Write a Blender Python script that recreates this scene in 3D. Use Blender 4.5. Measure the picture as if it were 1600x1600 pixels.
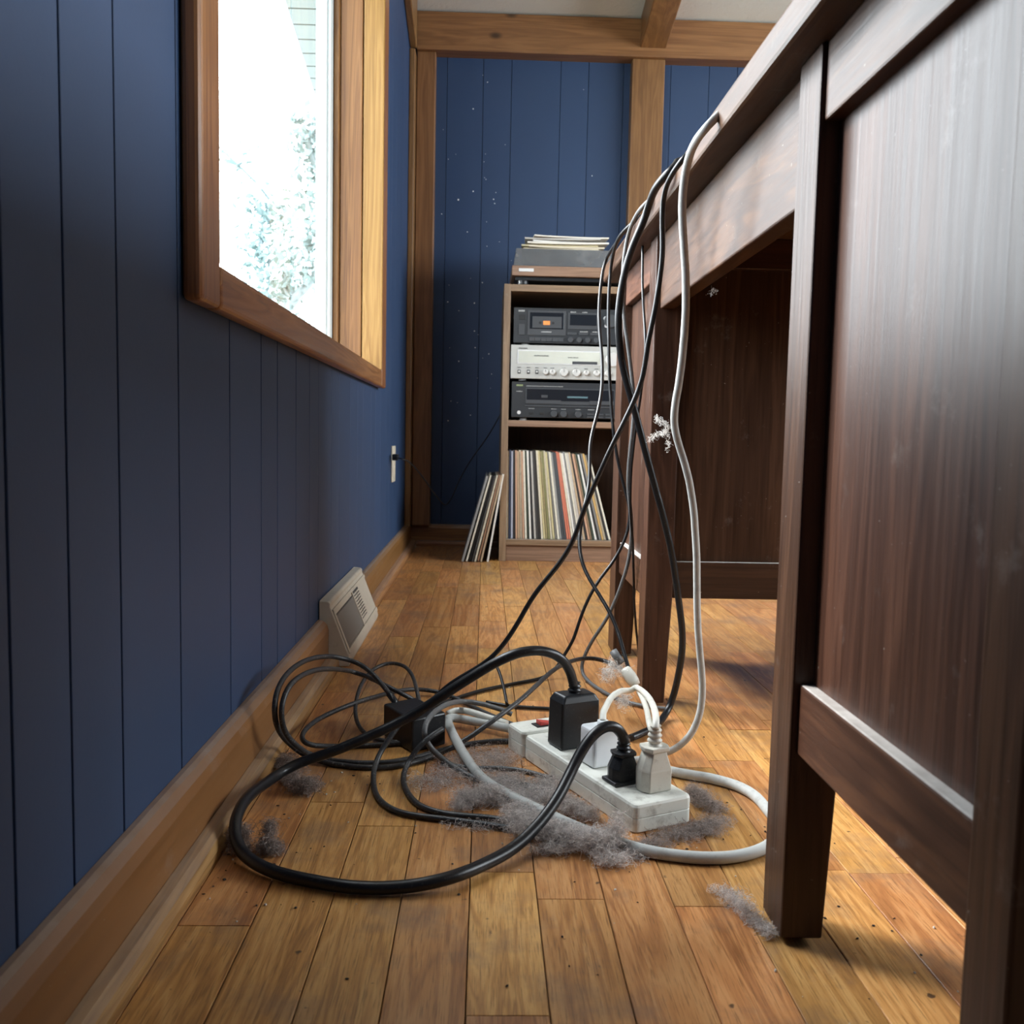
import bpy, bmesh, math, random
import numpy as np
from mathutils import Vector, Matrix

random.seed(7)
rng = np.random.default_rng(11)
sc = bpy.context.scene
for _o in list(bpy.data.objects):
    bpy.data.objects.remove(_o)
COL = sc.collection

# ------------------------------------------------------------------ camera
CAM_H, PITCH, YAW, ROLL, F_PX = 0.41, -0.0820, 0.0312, 0.0209, 1420.0
_fwd = Vector((math.sin(YAW) * math.cos(PITCH), math.cos(YAW) * math.cos(PITCH), math.sin(PITCH)))
_right = Vector((math.cos(YAW), -math.sin(YAW), 0))
_up = _right.cross(_fwd)
_r2 = _right * math.cos(ROLL) + _up * math.sin(ROLL)
_u2 = -_right * math.sin(ROLL) + _up * math.cos(ROLL)
cam_data = bpy.data.cameras.new('camera')
cam = bpy.data.objects.new('camera', cam_data)
COL.objects.link(cam)
M = Matrix.Identity(4)
for _i in range(3):
    M[_i][0], M[_i][1], M[_i][2] = _r2[_i], _u2[_i], -_fwd[_i]
M[2][3] = CAM_H
cam.matrix_world = M
cam_data.sensor_width = 36
cam_data.lens = 36 * F_PX / 1600
cam_data.clip_start = 0.02
cam_data.dof.use_dof = True
cam_data.dof.focus_distance = 1.25
cam_data.dof.aperture_fstop = 14
sc.camera = cam

# ------------------------------------------------------------------ light and exposure
sc.view_settings.view_transform = 'Standard'
sc.view_settings.look = 'None'
sc.view_settings.gamma = 1
sc.view_settings.use_curve_mapping = False
sc.view_settings.exposure = 0.42
sc.cycles.use_denoising = True
sc.cycles.max_bounces = 10
sc.cycles.diffuse_bounces = 6
sc.cycles.glossy_bounces = 5
sc.cycles.transparent_max_bounces = 12
sc.cycles.sample_clamp_indirect = 6
world = bpy.data.worlds.new('overcast_sky')
sc.world = world
world.use_nodes = True
_bg = world.node_tree.nodes['Background']
_bg.inputs['Color'].default_value = (0.88, 0.95, 1.0, 1)
_bg.inputs['Strength'].default_value = 14.0
_sl = bpy.data.lights.new('hazy_sun', 'SUN'); _sl.energy = 5.0; _sl.angle = math.radians(13); _sl.color = (1.0, .97, .93)
_so = bpy.data.objects.new('hazy_sun', _sl); COL.objects.link(_so)
_so.rotation_euler = Vector((-.83, .55, .76)).to_track_quat('Z', 'Y').to_euler()
def portal(name, loc, rot, sx, sy):
    l = bpy.data.lights.new(name, 'AREA')
    l.shape = 'RECTANGLE'; l.size = sx; l.size_y = sy
    l.cycles.is_portal = True
    o = bpy.data.objects.new(name, l); COL.objects.link(o)
    o.location = loc; o.rotation_euler = rot
portal('portal_left', (-0.45, 1.65, 1.16), (0, -math.pi / 2, 0), 1.2, 1.45)
portal('portal_right', (3.06, 1.25, 1.39), (0, math.pi / 2, 0), 1.18, 2.9)

# ------------------------------------------------------------------ mesh helpers
class MB:
    def __init__(self):
        self.v, self.f, self.s = [], [], []
    def add(self, vs, fs, smooth=False):
        n = len(self.v)
        self.v += [tuple(p) for p in vs]
        self.f += [tuple(i + n for i in f) for f in fs]
        self.s += [smooth] * len(fs)
        return self
    def box(self, x0, x1, y0, y1, z0, z1, m=None):
        vs = [Vector((x, y, z)) for z in (z0, z1) for y in (y0, y1) for x in (x0, x1)]
        if m: vs = [m @ p for p in vs]
        return self.add(vs, [(0, 2, 3, 1), (4, 5, 7, 6), (0, 1, 5, 4), (1, 3, 7, 5), (3, 2, 6, 7), (2, 0, 4, 6)])
    def prism(self, prof, axis, a, b, m=None):
        """prof: 2D polygon; axis X: prof=(y,z); Y: (x,z); Z: (x,y)"""
        def p3(p, t):
            return Vector((t, p[0], p[1])) if axis == 'X' else Vector((p[0], t, p[1])) if axis == 'Y' else Vector((p[0], p[1], t))
        n = len(prof)
        vs = [p3(p, a) for p in prof] + [p3(p, b) for p in prof]
        if m: vs = [m @ p for p in vs]
        fs = [tuple(range(n)), tuple(range(2 * n - 1, n - 1, -1))]
        fs += [(i, n + i, n + (i + 1) % n, (i + 1) % n) for i in range(n)]
        return self.add(vs, fs)
    def loft(self, rings, m=None, smooth=False, cap=True):
        n = len(rings[0]); vs = []
        for r in rings: vs += [Vector(p) for p in r]
        if m: vs = [m @ p for p in vs]
        fs = []
        for k in range(len(rings) - 1):
            for i in range(n):
                fs.append((k * n + i, k * n + (i + 1) % n, (k + 1) * n + (i + 1) % n, (k + 1) * n + i))
        self.add(vs, fs, smooth)
        if cap:
            b = len(self.v) - len(vs)
            self.f.append(tuple(b + i for i in range(n - 1, -1, -1))); self.s.append(False)
            self.f.append(tuple(b + (len(rings) - 1) * n + i for i in range(n))); self.s.append(False)
        return self
    def cyl(self, c, r, h, axis='Z', n=16, m=None, r2=None, smooth=True):
        c = Vector(c); r2 = r if r2 is None else r2
        def ring(rr, t):
            out = []
            for i in range(n):
                a = 2 * math.pi * i / n; p, q = rr * math.cos(a), rr * math.sin(a)
                out.append(c + (Vector((p, q, t)) if axis == 'Z' else Vector((t, p, q)) if axis == 'X' else Vector((q, t, p))))
            return out
        return self.loft([ring(r, 0), ring(r2, h)], m, smooth)
    def tube(self, pts, r, n=10, rfun=None):
        pts = [Vector(p) for p in pts]
        t = (pts[1] - pts[0]).normalized()
        nrm = t.orthogonal().normalized(); rings = []
        for i, p in enumerate(pts):
            t2 = (pts[min(i + 1, len(pts) - 1)] - pts[max(i - 1, 0)]).normalized()
            nrm = (nrm - t2 * nrm.dot(t2)).normalized(); bn = t2.cross(nrm)
            rr = r if rfun is None else rfun(i / (len(pts) - 1)) * r
            rings.append([p + (nrm * math.cos(2 * math.pi * k / n) + bn * math.sin(2 * math.pi * k / n)) * rr for k in range(n)])
        return self.loft(rings, None, True)
    def build(self, name, mat, parent=None, bevel=0, seg=2, loc=None):
        me = bpy.data.meshes.new(name)
        me.from_pydata(self.v, [], self.f)
        me.polygons.foreach_set('use_smooth', self.s)
        bm = bmesh.new(); bm.from_mesh(me)
        bmesh.ops.recalc_face_normals(bm, faces=bm.faces); bm.to_mesh(me); bm.free()
        me.materials.append(mat)
        o = bpy.data.objects.new(name, me); COL.objects.link(o)
        if parent is not None: o.parent = parent
        if loc: o.location = loc
        if bevel:
            b = o.modifiers.new('bevel', 'BEVEL'); b.width = bevel; b.segments = seg
            b.limit_method = 'ANGLE'; b.angle_limit = math.radians(35)
        return o
def box(name, mat, parent, *b, bevel=0, seg=2, m=None):
    return MB().box(*b, m=m).build(name, mat, parent, bevel, seg)
def tag(o, label=None, cat=None, group=None, kind=None):
    if label: o['label'] = label
    if cat: o['category'] = cat
    if group: o['group'] = group
    if kind: o['kind'] = kind
    return o
def thing(name, label=None, cat=None, group=None, loc=(0, 0, 0), kind=None):
    o = bpy.data.objects.new(name, None); COL.objects.link(o); o.location = loc
    o.empty_display_size = .05
    bpy.context.view_layer.update() if False else None
    return tag(o, label, cat, group, kind)
def catmull(P, k=3):
    P = [Vector(p) for p in P]; Q = [P[0] * 2 - P[1]] + P + [P[-1] * 2 - P[-2]]; D = []
    for i in range(1, len(Q) - 2):
        p0, p1, p2, p3 = Q[i - 1:i + 3]
        for j in range(k):
            t = j / k
            D.append(.5 * ((2 * p1) + (p2 - p0) * t + (2 * p0 - 5 * p1 + 4 * p2 - p3) * t * t + (3 * p1 - p0 - 3 * p2 + p3) * t ** 3))
    return D + [P[-1]]

# ------------------------------------------------------------------ materials
def new_mat(name):
    m = bpy.data.materials.new(name); m.use_nodes = True
    nt = m.node_tree
    return m, nt, nt.nodes['Principled BSDF']
class NT:
    def __init__(self, nt): self.nt = nt
    def n(self, t, **kw):
        x = self.nt.nodes.new(t)
        for k, v in kw.items():
            if k.startswith('i_'): x.inputs[k[2:].replace('_', ' ')].default_value = v
            else: setattr(x, k, v)
        return x
    def l(self, a, b): self.nt.links.new(a, b)
    def math(self, op, a, b=None, clamp=False):
        x = self.n('ShaderNodeMath', operation=op, use_clamp=clamp)
        for i, q in enumerate((a, b)):
            if q is None: continue
            if isinstance(q, (int, float)): x.inputs[i].default_value = q
            else: self.l(q, x.inputs[i])
        return x.outputs[0]
    def mix(self, f, a, b, blend='MIX'):
        x = self.n('ShaderNodeMix', data_type='RGBA', blend_type=blend)
        for s, q in ((x.inputs[0], f), (x.inputs[6], a), (x.inputs[7], b)):
            if isinstance(q, (int, float)): s.default_value = q
            elif isinstance(q, tuple): s.default_value = (*q[:3], 1)
            else: self.l(q, s)
        return x.outputs[2]
    def ramp(self, f, stops):
        x = self.n('ShaderNodeValToRGB'); e = x.color_ramp.elements
        while len(e) < len(stops): e.new(.5)
        for k, (p, c) in enumerate(stops):
            e[k].position = p
            e[k].color = (*c, 1) if isinstance(c, tuple) else (c, c, c, 1)
        self.l(f, x.inputs[0]); return x.outputs[0]
    def noise(self, vec, scale, detail=3, rough=.5, dist=0.):
        x = self.n('ShaderNodeTexNoise'); self.l(vec, x.inputs['Vector'])
        x.inputs['Scale'].default_value = scale; x.inputs['Detail'].default_value = detail
        x.inputs['Roughness'].default_value = rough; x.inputs['Distortion'].default_value = dist
        return x.outputs['Fac']
    def coords(self, scale=(1, 1, 1), rand=True, island=False):
        g = self.n('ShaderNodeNewGeometry'); out = g.outputs['Position']
        self.geo = g
        oi = self.n('ShaderNodeObjectInfo'); self.rnd = oi.outputs['Random']
        if island:
            self.rnd = self.math('FRACT', self.math('ADD', oi.outputs['Random'], g.outputs['Random Per Island']))
        if rand:
            c = self.n('ShaderNodeCombineXYZ')
            for i, k in enumerate((17.3, 31.7, 23.9)): self.l(self.math('MULTIPLY', self.rnd, k), c.inputs[i])
            a = self.n('ShaderNodeVectorMath', operation='ADD'); self.l(out, a.inputs[0]); self.l(c.outputs[0], a.inputs[1]); out = a.outputs[0]
        self.raw = out
        mp = self.n('ShaderNodeVectorMath', operation='MULTIPLY'); self.l(out, mp.inputs[0]); mp.inputs[1].default_value = scale
        return mp.outputs[0]
    def bump(self, h, strength, dist, bsdf):
        b = self.n('ShaderNodeBump'); b.inputs['Strength'].default_value = strength; b.inputs['Distance'].default_value = dist
        self.l(h, b.inputs['Height']); self.l(b.outputs[0], bsdf.inputs['Normal'])
def wood(name, dark, mid, light, axis='Z', along=1.2, across=22, rough=.4, coat=0., var=.25, pore=.5, bump=.15, dust=0., knots=0., island=False, wear=0., ring=.5, spec=.5, porecol=.45, fine=(14, 6), huevar=1.):
    m, nt, b = new_mat(name); g = NT(nt)
    ax = 'XYZ'.index(axis)
    s = [across] * 3; s[ax] = along
    v = g.coords(tuple(s), island=island)
    n1 = g.noise(v, 1.0, 4, .55, .8)
    rings = g.math('FRACT', g.math('MULTIPLY', n1, 7.0))
    rings = g.math('ABSOLUTE', g.math('SUBTRACT', rings, .5))
    s2 = [across * fine[0]] * 3; s2[ax] = along * fine[1]
    mp = g.n('ShaderNodeVectorMath', operation='MULTIPLY'); g.l(g.raw, mp.inputs[0]); mp.inputs[1].default_value = tuple(s2)
    fine = g.noise(mp.outputs[0], 1.0, 3, .6)  # pores and streaks
    fac = g.math('ADD', g.math('MULTIPLY', n1, 1 - ring), g.math('MULTIPLY', rings, 2 * ring * .9))
    fac = g.math('ADD', g.math('MULTIPLY', fac, .75), g.math('MULTIPLY', fine, .25))
    c = g.ramp(fac, [(.22, dark), (.48, mid), (.75, light)])
    pr = g.ramp(fine, [(.34, 1.0), (.46, 0.0)])
    c = g.mix(g.math('MULTIPLY', pr, pore), c, tuple(q * porecol for q in mid))
    if knots:
        vo = g.n('ShaderNodeTexVoronoi'); sk = [5.5] * 3; sk[ax] = 3.0
        mk = g.n('ShaderNodeVectorMath', operation='MULTIPLY'); g.l(g.raw, mk.inputs[0]); mk.inputs[1].default_value = tuple(sk)
        g.l(mk.outputs[0], vo.inputs['Vector']); vo.inputs['Scale'].default_value = 1
        kn = g.ramp(vo.outputs['Distance'], [(.03, 1.0), (.085, 0.0)])
        c = g.mix(g.math('MULTIPLY', kn, knots), c, tuple(q * .2 for q in dark))
    hs = g.n('ShaderNodeHueSaturation'); g.l(c, hs.inputs['Color'])
    g.l(g.math('ADD', g.math('MULTIPLY', g.rnd, 2 * var), 1 - var), hs.inputs['Value'])
    hs.inputs['Saturation'].default_value = 1.0
    g.l(g.math('ADD', g.math('MULTIPLY', g.math('FRACT', g.math('MULTIPLY', g.rnd, 7.7)), .016 * huevar), .5 - .008 * huevar), hs.inputs['Hue'])
    c = hs.outputs[0]
    if wear:
        wv = g.noise(g.geo.outputs['Position'], 9, 5, .65)
        wf = g.ramp(wv, [(.51, 0.0), (.70, 1.0)])
        c = g.mix(g.math('MULTIPLY', wf, wear), c, (.16, .105, .075))
        sp = g.noise(g.geo.outputs['Position'], 60, 2, .5)
        c = g.mix(g.ramp(sp, [(.72, 0.0), (.76, .85)]), c, (.035, .02, .014))
    rr = rough
    if dust:
        sx = g.n('ShaderNodeSeparateXYZ'); g.l(g.geo.outputs['Normal'], sx.inputs[0])
        upf = g.ramp(sx.outputs[2], [(.6, 0.0), (.9, 1.0)])
        dn = g.noise(g.geo.outputs['Position'], 40, 4, .6)
        df = g.math('MULTIPLY', upf, g.ramp(dn, [(.25, .55), (.6, 1.0)]))
        c = g.mix(g.math('MULTIPLY', df, dust), c, (.52, .50, .47))
        sv = g.noise(g.geo.outputs['Position'], 230, 2, .5)
        c = g.mix(g.ramp(sv, [(.755, 0.0), (.79, .5)]), c, (.35, .32, .29))
        sm = g.noise(g.geo.outputs['Position'], 16, 6, .72)
        c = g.mix(g.ramp(sm, [(.60, 0.0), (.74, .16)]), c, (.40, .37, .34))
    g.l(c, b.inputs['Base Color'])
    g.l(g.math('ADD', g.math('MULTIPLY', fine, .18), rr - .06), b.inputs['Roughness'])
    b.inputs['Coat Weight'].default_value = coat; b.inputs['Coat Roughness'].default_value = max(.12, rough * .7)
    b.inputs['Specular IOR Level'].default_value = spec
    if bump: g.bump(fine, bump, .001, b)
    return m
def plain(name, col, rough=.5, metal=0., var=0., dirt=0., dirtcol=(.06, .05, .045), dscale=25, bump=0., bscale=200, spec=.5, emit=None, speck=0., dthr=.52):
    m, nt, b = new_mat(name); g = NT(nt)
    v = g.coords()
    n = g.noise(v, dscale, 5, .6)
    c = g.mix(g.math('MULTIPLY', g.ramp(n, [(.35, 0.0), (.7, 1.0)]), .25), col, tuple(q * .82 for q in col))
    if dirt:
        p = g.geo.outputs['Position']
        d = g.noise(p, dscale * 2.4, 5, .7)
        c = g.mix(g.math('MULTIPLY', g.ramp(d, [(dthr, 0.0), (dthr + .18, 1.0)]), dirt), c, dirtcol)
    if speck:
        p = g.geo.outputs['Position']
        d = g.noise(p, 320, 3, .6)
        c = g.mix(g.math('MULTIPLY', g.ramp(d, [(.60, 0.0), (.70, 1.0)]), speck), c, (.42, .40, .38))
    if var:
        hs = g.n('ShaderNodeHueSaturation'); g.l(c, hs.inputs['Color'])
        g.l(g.math('ADD', g.math('MULTIPLY', g.rnd, 2 * var), 1 - var), hs.inputs['Value']); c = hs.outputs[0]
    g.l(c, b.inputs['Base Color'])
    b.inputs['Roughness'].default_value = rough; b.inputs['Metallic'].default_value = metal
    b.inputs['Specular IOR Level'].default_value = spec
    if bump:
        g.bump(g.noise(v, bscale, 4, .6), bump, .002, b)
    if emit:
        b.inputs['Emission Color'].default_value = (*emit[:3], 1); b.inputs['Emission Strength'].default_value = emit[3]
    return m
def glass(name, tint=(1, 1, 1), rough=0., refl=1.0):
    m, nt, b = new_mat(name); g = NT(nt); nt.nodes.remove(b)
    out = nt.nodes['Material Output']
    tr = g.n('ShaderNodeBsdfTransparent'); tr.inputs[0].default_value = (*tint, 1)
    gl = g.n('ShaderNodeBsdfGlossy'); gl.inputs['Roughness'].default_value = rough
    fr = g.n('ShaderNodeFresnel'); fr.inputs[0].default_value = 1.45
    sm = g.noise(g.coords((1, 1, 1)), 6, 3)
    mx = g.n('ShaderNodeMixShader')
    front = g.math('SUBTRACT', 1.0, g.geo.outputs['Backfacing'])
    g.l(g.math('MULTIPLY', front, g.math('MULTIPLY', fr.outputs[0], g.math('ADD', g.math('MULTIPLY', sm, .2), refl - .1))), mx.inputs[0])
    g.l(tr.outputs[0], mx.inputs[1]); g.l(gl.outputs[0], mx.inputs[2]); g.l(mx.outputs[0], out.inputs[0])
    return m

M_FLOOR = wood('oak_floor', (.27, .105, .030), (.48, .222, .068), (.62, .335, .125), 'Y', 2.2, 30, rough=.33, var=.20, pore=.75, bump=.2, island=True, wear=.6, ring=.42, fine=(32, 15), huevar=1.0)
M_SUBFLOOR = plain('subfloor_dark', (.012, .009, .007), .9)
M_DESK_V = wood('walnut_upright', (.018, .0075, .0042), (.046, .021, .012), (.086, .041, .023), 'Z', 1.1, 17, rough=.37, spec=.25, var=.12, pore=.4, bump=.3, dust=.85, ring=.3, fine=(12, 7))
M_DESK_H = wood('walnut_rail', (.024, .010, .006), (.056, .025, .014), (.11, .050, .024), 'Y', 1.6, 17, rough=.40, spec=.25, var=.12, pore=.4, bump=.3, dust=.9, ring=.3, fine=(12, 7))
M_DESK_X = wood('walnut_cross_rail', (.016, .006, .0035), (.036, .014, .008), (.07, .028, .015), 'X', 1.5, 24, rough=.4, coat=0, spec=.4, var=.12, pore=.3, bump=.2, dust=.8, ring=.25)
M_PINE_Z = wood('pine_post', (.15, .068, .023), (.205, .098, .034), (.26, .13, .048), 'Z', 1.0, 16, rough=.42, coat=.1, var=.12, pore=.25, bump=.08, knots=.9)
M_PINE_X = wood('pine_beam', (.15, .068, .023), (.205, .098, .034), (.26, .13, .048), 'X', 1.0, 16, rough=.42, coat=.1, var=.1, pore=.25, bump=.08, knots=.9)
M_PINE_Y = wood('pine_rail', (.15, .068, .023), (.205, .098, .034), (.26, .13, .048), 'Y', 1.0, 16, rough=.38, coat=.15, var=.1, pore=.25, bump=.08)
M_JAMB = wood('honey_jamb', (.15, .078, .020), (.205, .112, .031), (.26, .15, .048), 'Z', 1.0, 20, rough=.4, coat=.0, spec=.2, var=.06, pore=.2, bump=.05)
M_JAMB_IN = wood('russet_jamb', (.105, .046, .016), (.150, .070, .023), (.195, .098, .034), 'Z', 1.0, 20, rough=.4, coat=.0, spec=.2, var=.06, pore=.2, bump=.05)  # darker, redder copy of the jamb wood, for the far side's inner boards only
M_CASING_Z = wood('casing_upright', (.16, .066, .024), (.25, .11, .038), (.34, .16, .056), 'Z', 1.2, 22, rough=.33, coat=.2, var=.05, pore=.3, bump=.08)
M_CASING_Y = wood('casing_rail', (.19, .078, .026), (.29, .13, .043), (.38, .185, .066), 'Y', 1.2, 22, rough=.33, coat=.2, var=.05, pore=.3, bump=.08, dust=.3)
M_BASE = wood('baseboard_wood', (.165, .070, .022), (.205, .090, .028), (.245, .110, .036), 'Y', .7, 10, rough=.36, coat=.1, var=.05, pore=.12, bump=.04, dust=.3, ring=.15)
M_SHOE = wood('shoe_wood', (.17, .075, .026), (.29, .14, .048), (.38, .20, .075), 'Y', 1.4, 26, rough=.4, coat=.1, var=.05, pore=.5, bump=.15, dust=.2)
M_BASE_X = wood('baseboard_far_wood', (.17, .068, .022), (.26, .112, .036), (.33, .15, .05), 'X', .9, 14, rough=.38, coat=.1, var=.05, pore=.15, bump=.05, dust=.25)
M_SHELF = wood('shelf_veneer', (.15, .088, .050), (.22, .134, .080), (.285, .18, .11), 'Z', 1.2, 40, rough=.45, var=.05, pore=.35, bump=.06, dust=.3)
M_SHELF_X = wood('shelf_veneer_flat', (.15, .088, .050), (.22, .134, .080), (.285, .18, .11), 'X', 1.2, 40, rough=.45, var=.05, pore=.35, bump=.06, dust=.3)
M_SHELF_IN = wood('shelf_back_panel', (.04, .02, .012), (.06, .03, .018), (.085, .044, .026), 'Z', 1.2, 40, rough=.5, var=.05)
M_BLUE = plain('navy_panel_paint', (.019, .047, .114), .60, var=.06, dscale=7, bump=.06, bscale=260)
M_GROOVE = plain('navy_groove', (.012, .02, .045), .6)
M_CEIL = plain('ceiling_plaster', (.60, .60, .56), .85, dscale=3, bump=.9, bscale=70)
M_ROOMWALL = plain('navy_wall_paint', (.05, .075, .12), .6)
M_VINYL = plain('white_vinyl', (.62, .70, .71), .35)
M_GLASS = glass('window_glass')
M_BLACK = plain('black_rubber', (.009, .009, .010), .34, speck=.05, spec=.36)
M_BLACK_DUSTY = plain('dusty_black_rubber', (.022, .022, .023), .45, speck=.35, dirt=.25, dirtcol=(.13, .12, .115), dscale=40)
M_BLACK_PLASTIC = plain('black_plastic', (.010, .011, .013), .36, speck=.07, spec=.4)
M_GREYCORD = plain('grey_cord', (.46, .47, .45), .5, spec=.25, dirt=.35, dirtcol=(.16, .14, .12), dscale=30)
M_DUSTYGREY = plain('dusty_grey_cord', (.10, .10, .10), .5, speck=.3)
M_WHITECORD = plain('ivory_cord', (.62, .61, .55), .42, dirt=.25, dirtcol=(.22, .19, .15), dscale=30)
M_STRIP = plain('grimy_ivory_plastic', (.74, .74, .67), .42, dthr=.52, dirt=.6, dirtcol=(.20, .17, .135), dscale=16, bump=.05, bscale=300)
M_WHITEPLUG = plain('off_white_plug', (.58, .56, .49), .4, dirt=.35, dirtcol=(.22, .18, .14), dscale=40)
M_WHITEADAPT = plain('white_adapter_plastic', (.78, .80, .82), .35)
M_RED = plain('red_rocker', (.55, .05, .04), .3)
M_DARK = plain('dark_slot', (.008, .008, .008), .6)
M_VENT = plain('almond_enamel', (.56, .51, .42), .4, dirt=.3, dirtcol=(.25, .2, .15), dscale=20)
M_VENT_DARK = plain('vent_shadow', (.05, .045, .04), .6)
M_VENT_SLAT = plain('vent_slat_grey', (.26, .25, .23), .45)
M_OUTLET = plain('ivory_outlet', (.66, .60, .48), .4)
M_SILVER = plain('brushed_silver', (.47, .465, .43), .38, metal=.25)
M_SILVER_LT = plain('pale_dial_glass', (.52, .53, .46), .25)
M_SILVER_KNOB = plain('bright_knob', (.74, .73, .69), .28, metal=.4)
M_CHAR = plain('charcoal_faceplate', (.017, .019, .022), .42)
M_CHAR_LT = plain('grey_faceplate_trim', (.045, .048, .052), .4)
M_DISPLAY = plain('smoked_display', (.012, .014, .018), .15)
M_DISPLAY_BLUE = plain('display_segments', (.10, .17, .19), .3)
M_PRINT = plain('pale_print', (.45, .45, .43), .5)
M_ORANGE = plain('orange_cassette_label', (.85, .27, .06), .5)
M_SMOKE, _nt, _b = new_mat('smoked_acrylic')
_b.inputs['Base Color'].default_value = (.13, .135, .14, 1); _b.inputs['Roughness'].default_value = .25
_b.inputs['Alpha'].default_value = .72; _b.inputs['Coat Weight'].default_value = .5
_g = NT(_nt); _g.l(_g.ramp(_g.noise(_g.coords(), 9, 4, .6), [(.3, (.09, .095, .10)), (.7, (.19, .195, .20))]), _b.inputs['Base Color'])
M_PLATE = plain('silver_badge', (.75, .75, .74), .3, metal=.3)
M_CRUMB = plain('dark_crumb', (.03, .02, .014), .8)
M_CRUMB_LT = plain('pale_crumb', (.5, .45, .38), .8)
M_SPECK = plain('white_speck', (.9, .9, .9), .7)
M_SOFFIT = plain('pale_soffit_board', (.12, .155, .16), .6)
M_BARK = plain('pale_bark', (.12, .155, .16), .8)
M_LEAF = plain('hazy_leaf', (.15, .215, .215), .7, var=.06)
M_LAWN = plain('winter_lawn', (.22, .24, .18), .9)
M_FELT = plain('felt_pad', (.02, .017, .014), .95)
def fuzz_mat(name, col):
    m, nt, b = new_mat(name); g = NT(nt)
    v = g.coords(island=True)
    hs = g.n('ShaderNodeHueSaturation'); hs.inputs['Color'].default_value = (*col, 1)
    g.l(g.math('ADD', g.math('MULTIPLY', g.rnd, .7), .6), hs.inputs['Value'])
    nt.nodes.remove(b)
    df = g.n('ShaderNodeBsdfDiffuse'); tl = g.n('ShaderNodeBsdfTranslucent'); mx = g.n('ShaderNodeMixShader'); mx.inputs[0].default_value = .45
    g.l(hs.outputs[0], df.inputs[0]); g.l(hs.outputs[0], tl.inputs[0])
    g.l(df.outputs[0], mx.inputs[1]); g.l(tl.outputs[0], mx.inputs[2]); g.l(mx.outputs[0], nt.nodes['Material Output'].inputs[0])
    return m
M_DUST = fuzz_mat('grey_lint', (.66, .61, .58))
M_DUST_D = fuzz_mat('brown_lint', (.40, .34, .31))
M_DUST_L = fuzz_mat('pale_lint', (.80, .78, .75))

def ceil_z(y): return 1.90 + .2 * (3.37 - y)
XW, XR, YB, YF = -.287, 3.0, 3.40, -1.6      # wall planes (left, right, far, near)
WY0, WY1, WZ0, WZ1 = .935, 2.36, .575, 1.75  # window opening

# ------------------------------------------------------------------ room shell
def slab_y(y0, y1, z0, z1=None):
    """polygon in (y,z); z1=None follows the sloped ceiling"""
    return [(y0, z0), (y1, z0), (y1, ceil_z(y1) if z1 is None else z1), (y0, ceil_z(y0) if z1 is None else z1)]
w = MB()
w.prism(slab_y(YF, WY0 - .02, 0), 'X', -.44, -.301)
w.prism(slab_y(WY1 + .02, YB + .12, 0), 'X', -.44, -.301)
w.prism(slab_y(WY0 - .02, WY1 + .02, 0, WZ0 - .02), 'X', -.44, -.301)
w.prism(slab_y(WY0 - .02, WY1 + .02, WZ1 + .02), 'X', -.44, -.301)
wall_left = tag(w.build('wall_left', M_GROOVE), kind='structure')
def plank_poly(a, b, z0, z1, axis, mat, parent, at, depth, sgn):
    """one vertical tongue board with eased long edges"""
    g, c = ((.0017, .0004) if a < 1.5 else (.0007, .0003)) if axis == 'Y' else (.0009, .0005)
    prof = [(a + g, 0), (a + g, depth - c), (a + g + c, depth), (b - g - c, depth), (b - g, depth - c), (b - g, 0)]
    mb = MB(); rings = []
    for zz in ('b', 't'):
        r = []
        for p, d in prof:
            z = z0 if zz == 'b' else (z1 if z1 is not None else (ceil_z(p) if axis == 'Y' else ceil_z(YB)))
            r.append((at + sgn * d, p, z) if axis == 'Y' else (p, at + sgn * d, z))
        rings.append(r)
    mb.loft(rings)
    return mb.build('wall_plank', mat, parent)
ygr = [YF, -1.45, -1.32, -1.18, -1.03, -.86, -.7, -.52, -.36, -.2, -.06, .10, .22, .36, .47, .555, .635, .725, .866, 1.037, 1.181, 1.272, 1.396, 1.503, 1.583,
       1.715, 1.81, 1.955, 2.065, 2.16, 2.31, 2.40, 2.52, 2.655, 2.75, 2.88, 2.97, 3.09, 3.19, 3.28, YB]
for a, b in zip(ygr, ygr[1:]):
    if b <= WY0 or a >= WY1 + .03:
        plank_poly(a, b, 0, None, 'Y', M_BLUE, wall_left, -.301, .0135, 1)
    else:
        plank_poly(a, b, 0, WZ0 - .022, 'Y', M_BLUE, wall_left, -.301, .0135, 1)
        plank_poly(a, b, WZ1 + .022, None, 'Y', M_BLUE, wall_left, -.301, .0135, 1)
        if a < WY0: plank_poly(a, WY0 - .022, WZ0 - .022, WZ1 + .022, 'Y', M_BLUE, wall_left, -.301, .0135, 1)
        if b > WY1 + .022: plank_poly(WY1 + .022, b, WZ0 - .022, WZ1 + .022, 'Y', M_BLUE, wall_left, -.301, .0135, 1)
wall_far = tag(MB().prism([(-.301, 0), (XR, 0), (XR, ceil_z(YB)), (-.301, ceil_z(YB))], 'Y', YB + .012, YB + .12).build('wall_far', M_GROOVE), kind='structure')
xgr = [-.285, -.16, -.03, .072, .25, .351, .478, .56, .65, .79, .893, 1.05, 1.15, 1.32, 1.44, 1.56, 1.73, 1.86, 1.97, 2.13, 2.24, 2.38, 2.5, 2.66, 2.8, 2.9, XR]
for a, b in zip(xgr, xgr[1:]):
    plank_poly(a, b, 0, None, 'X', M_BLUE, wall_far, YB + .012, .012, -1)
w = MB()
RY0, RY1, RZ0, RZ1 = -.2, 2.7, .80, 1.98
w.prism(slab_y(YF, RY0, 0), 'X', XR, XR + .12); w.prism(slab_y(RY1, YB + .12, 0), 'X', XR, XR + .12)
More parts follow.
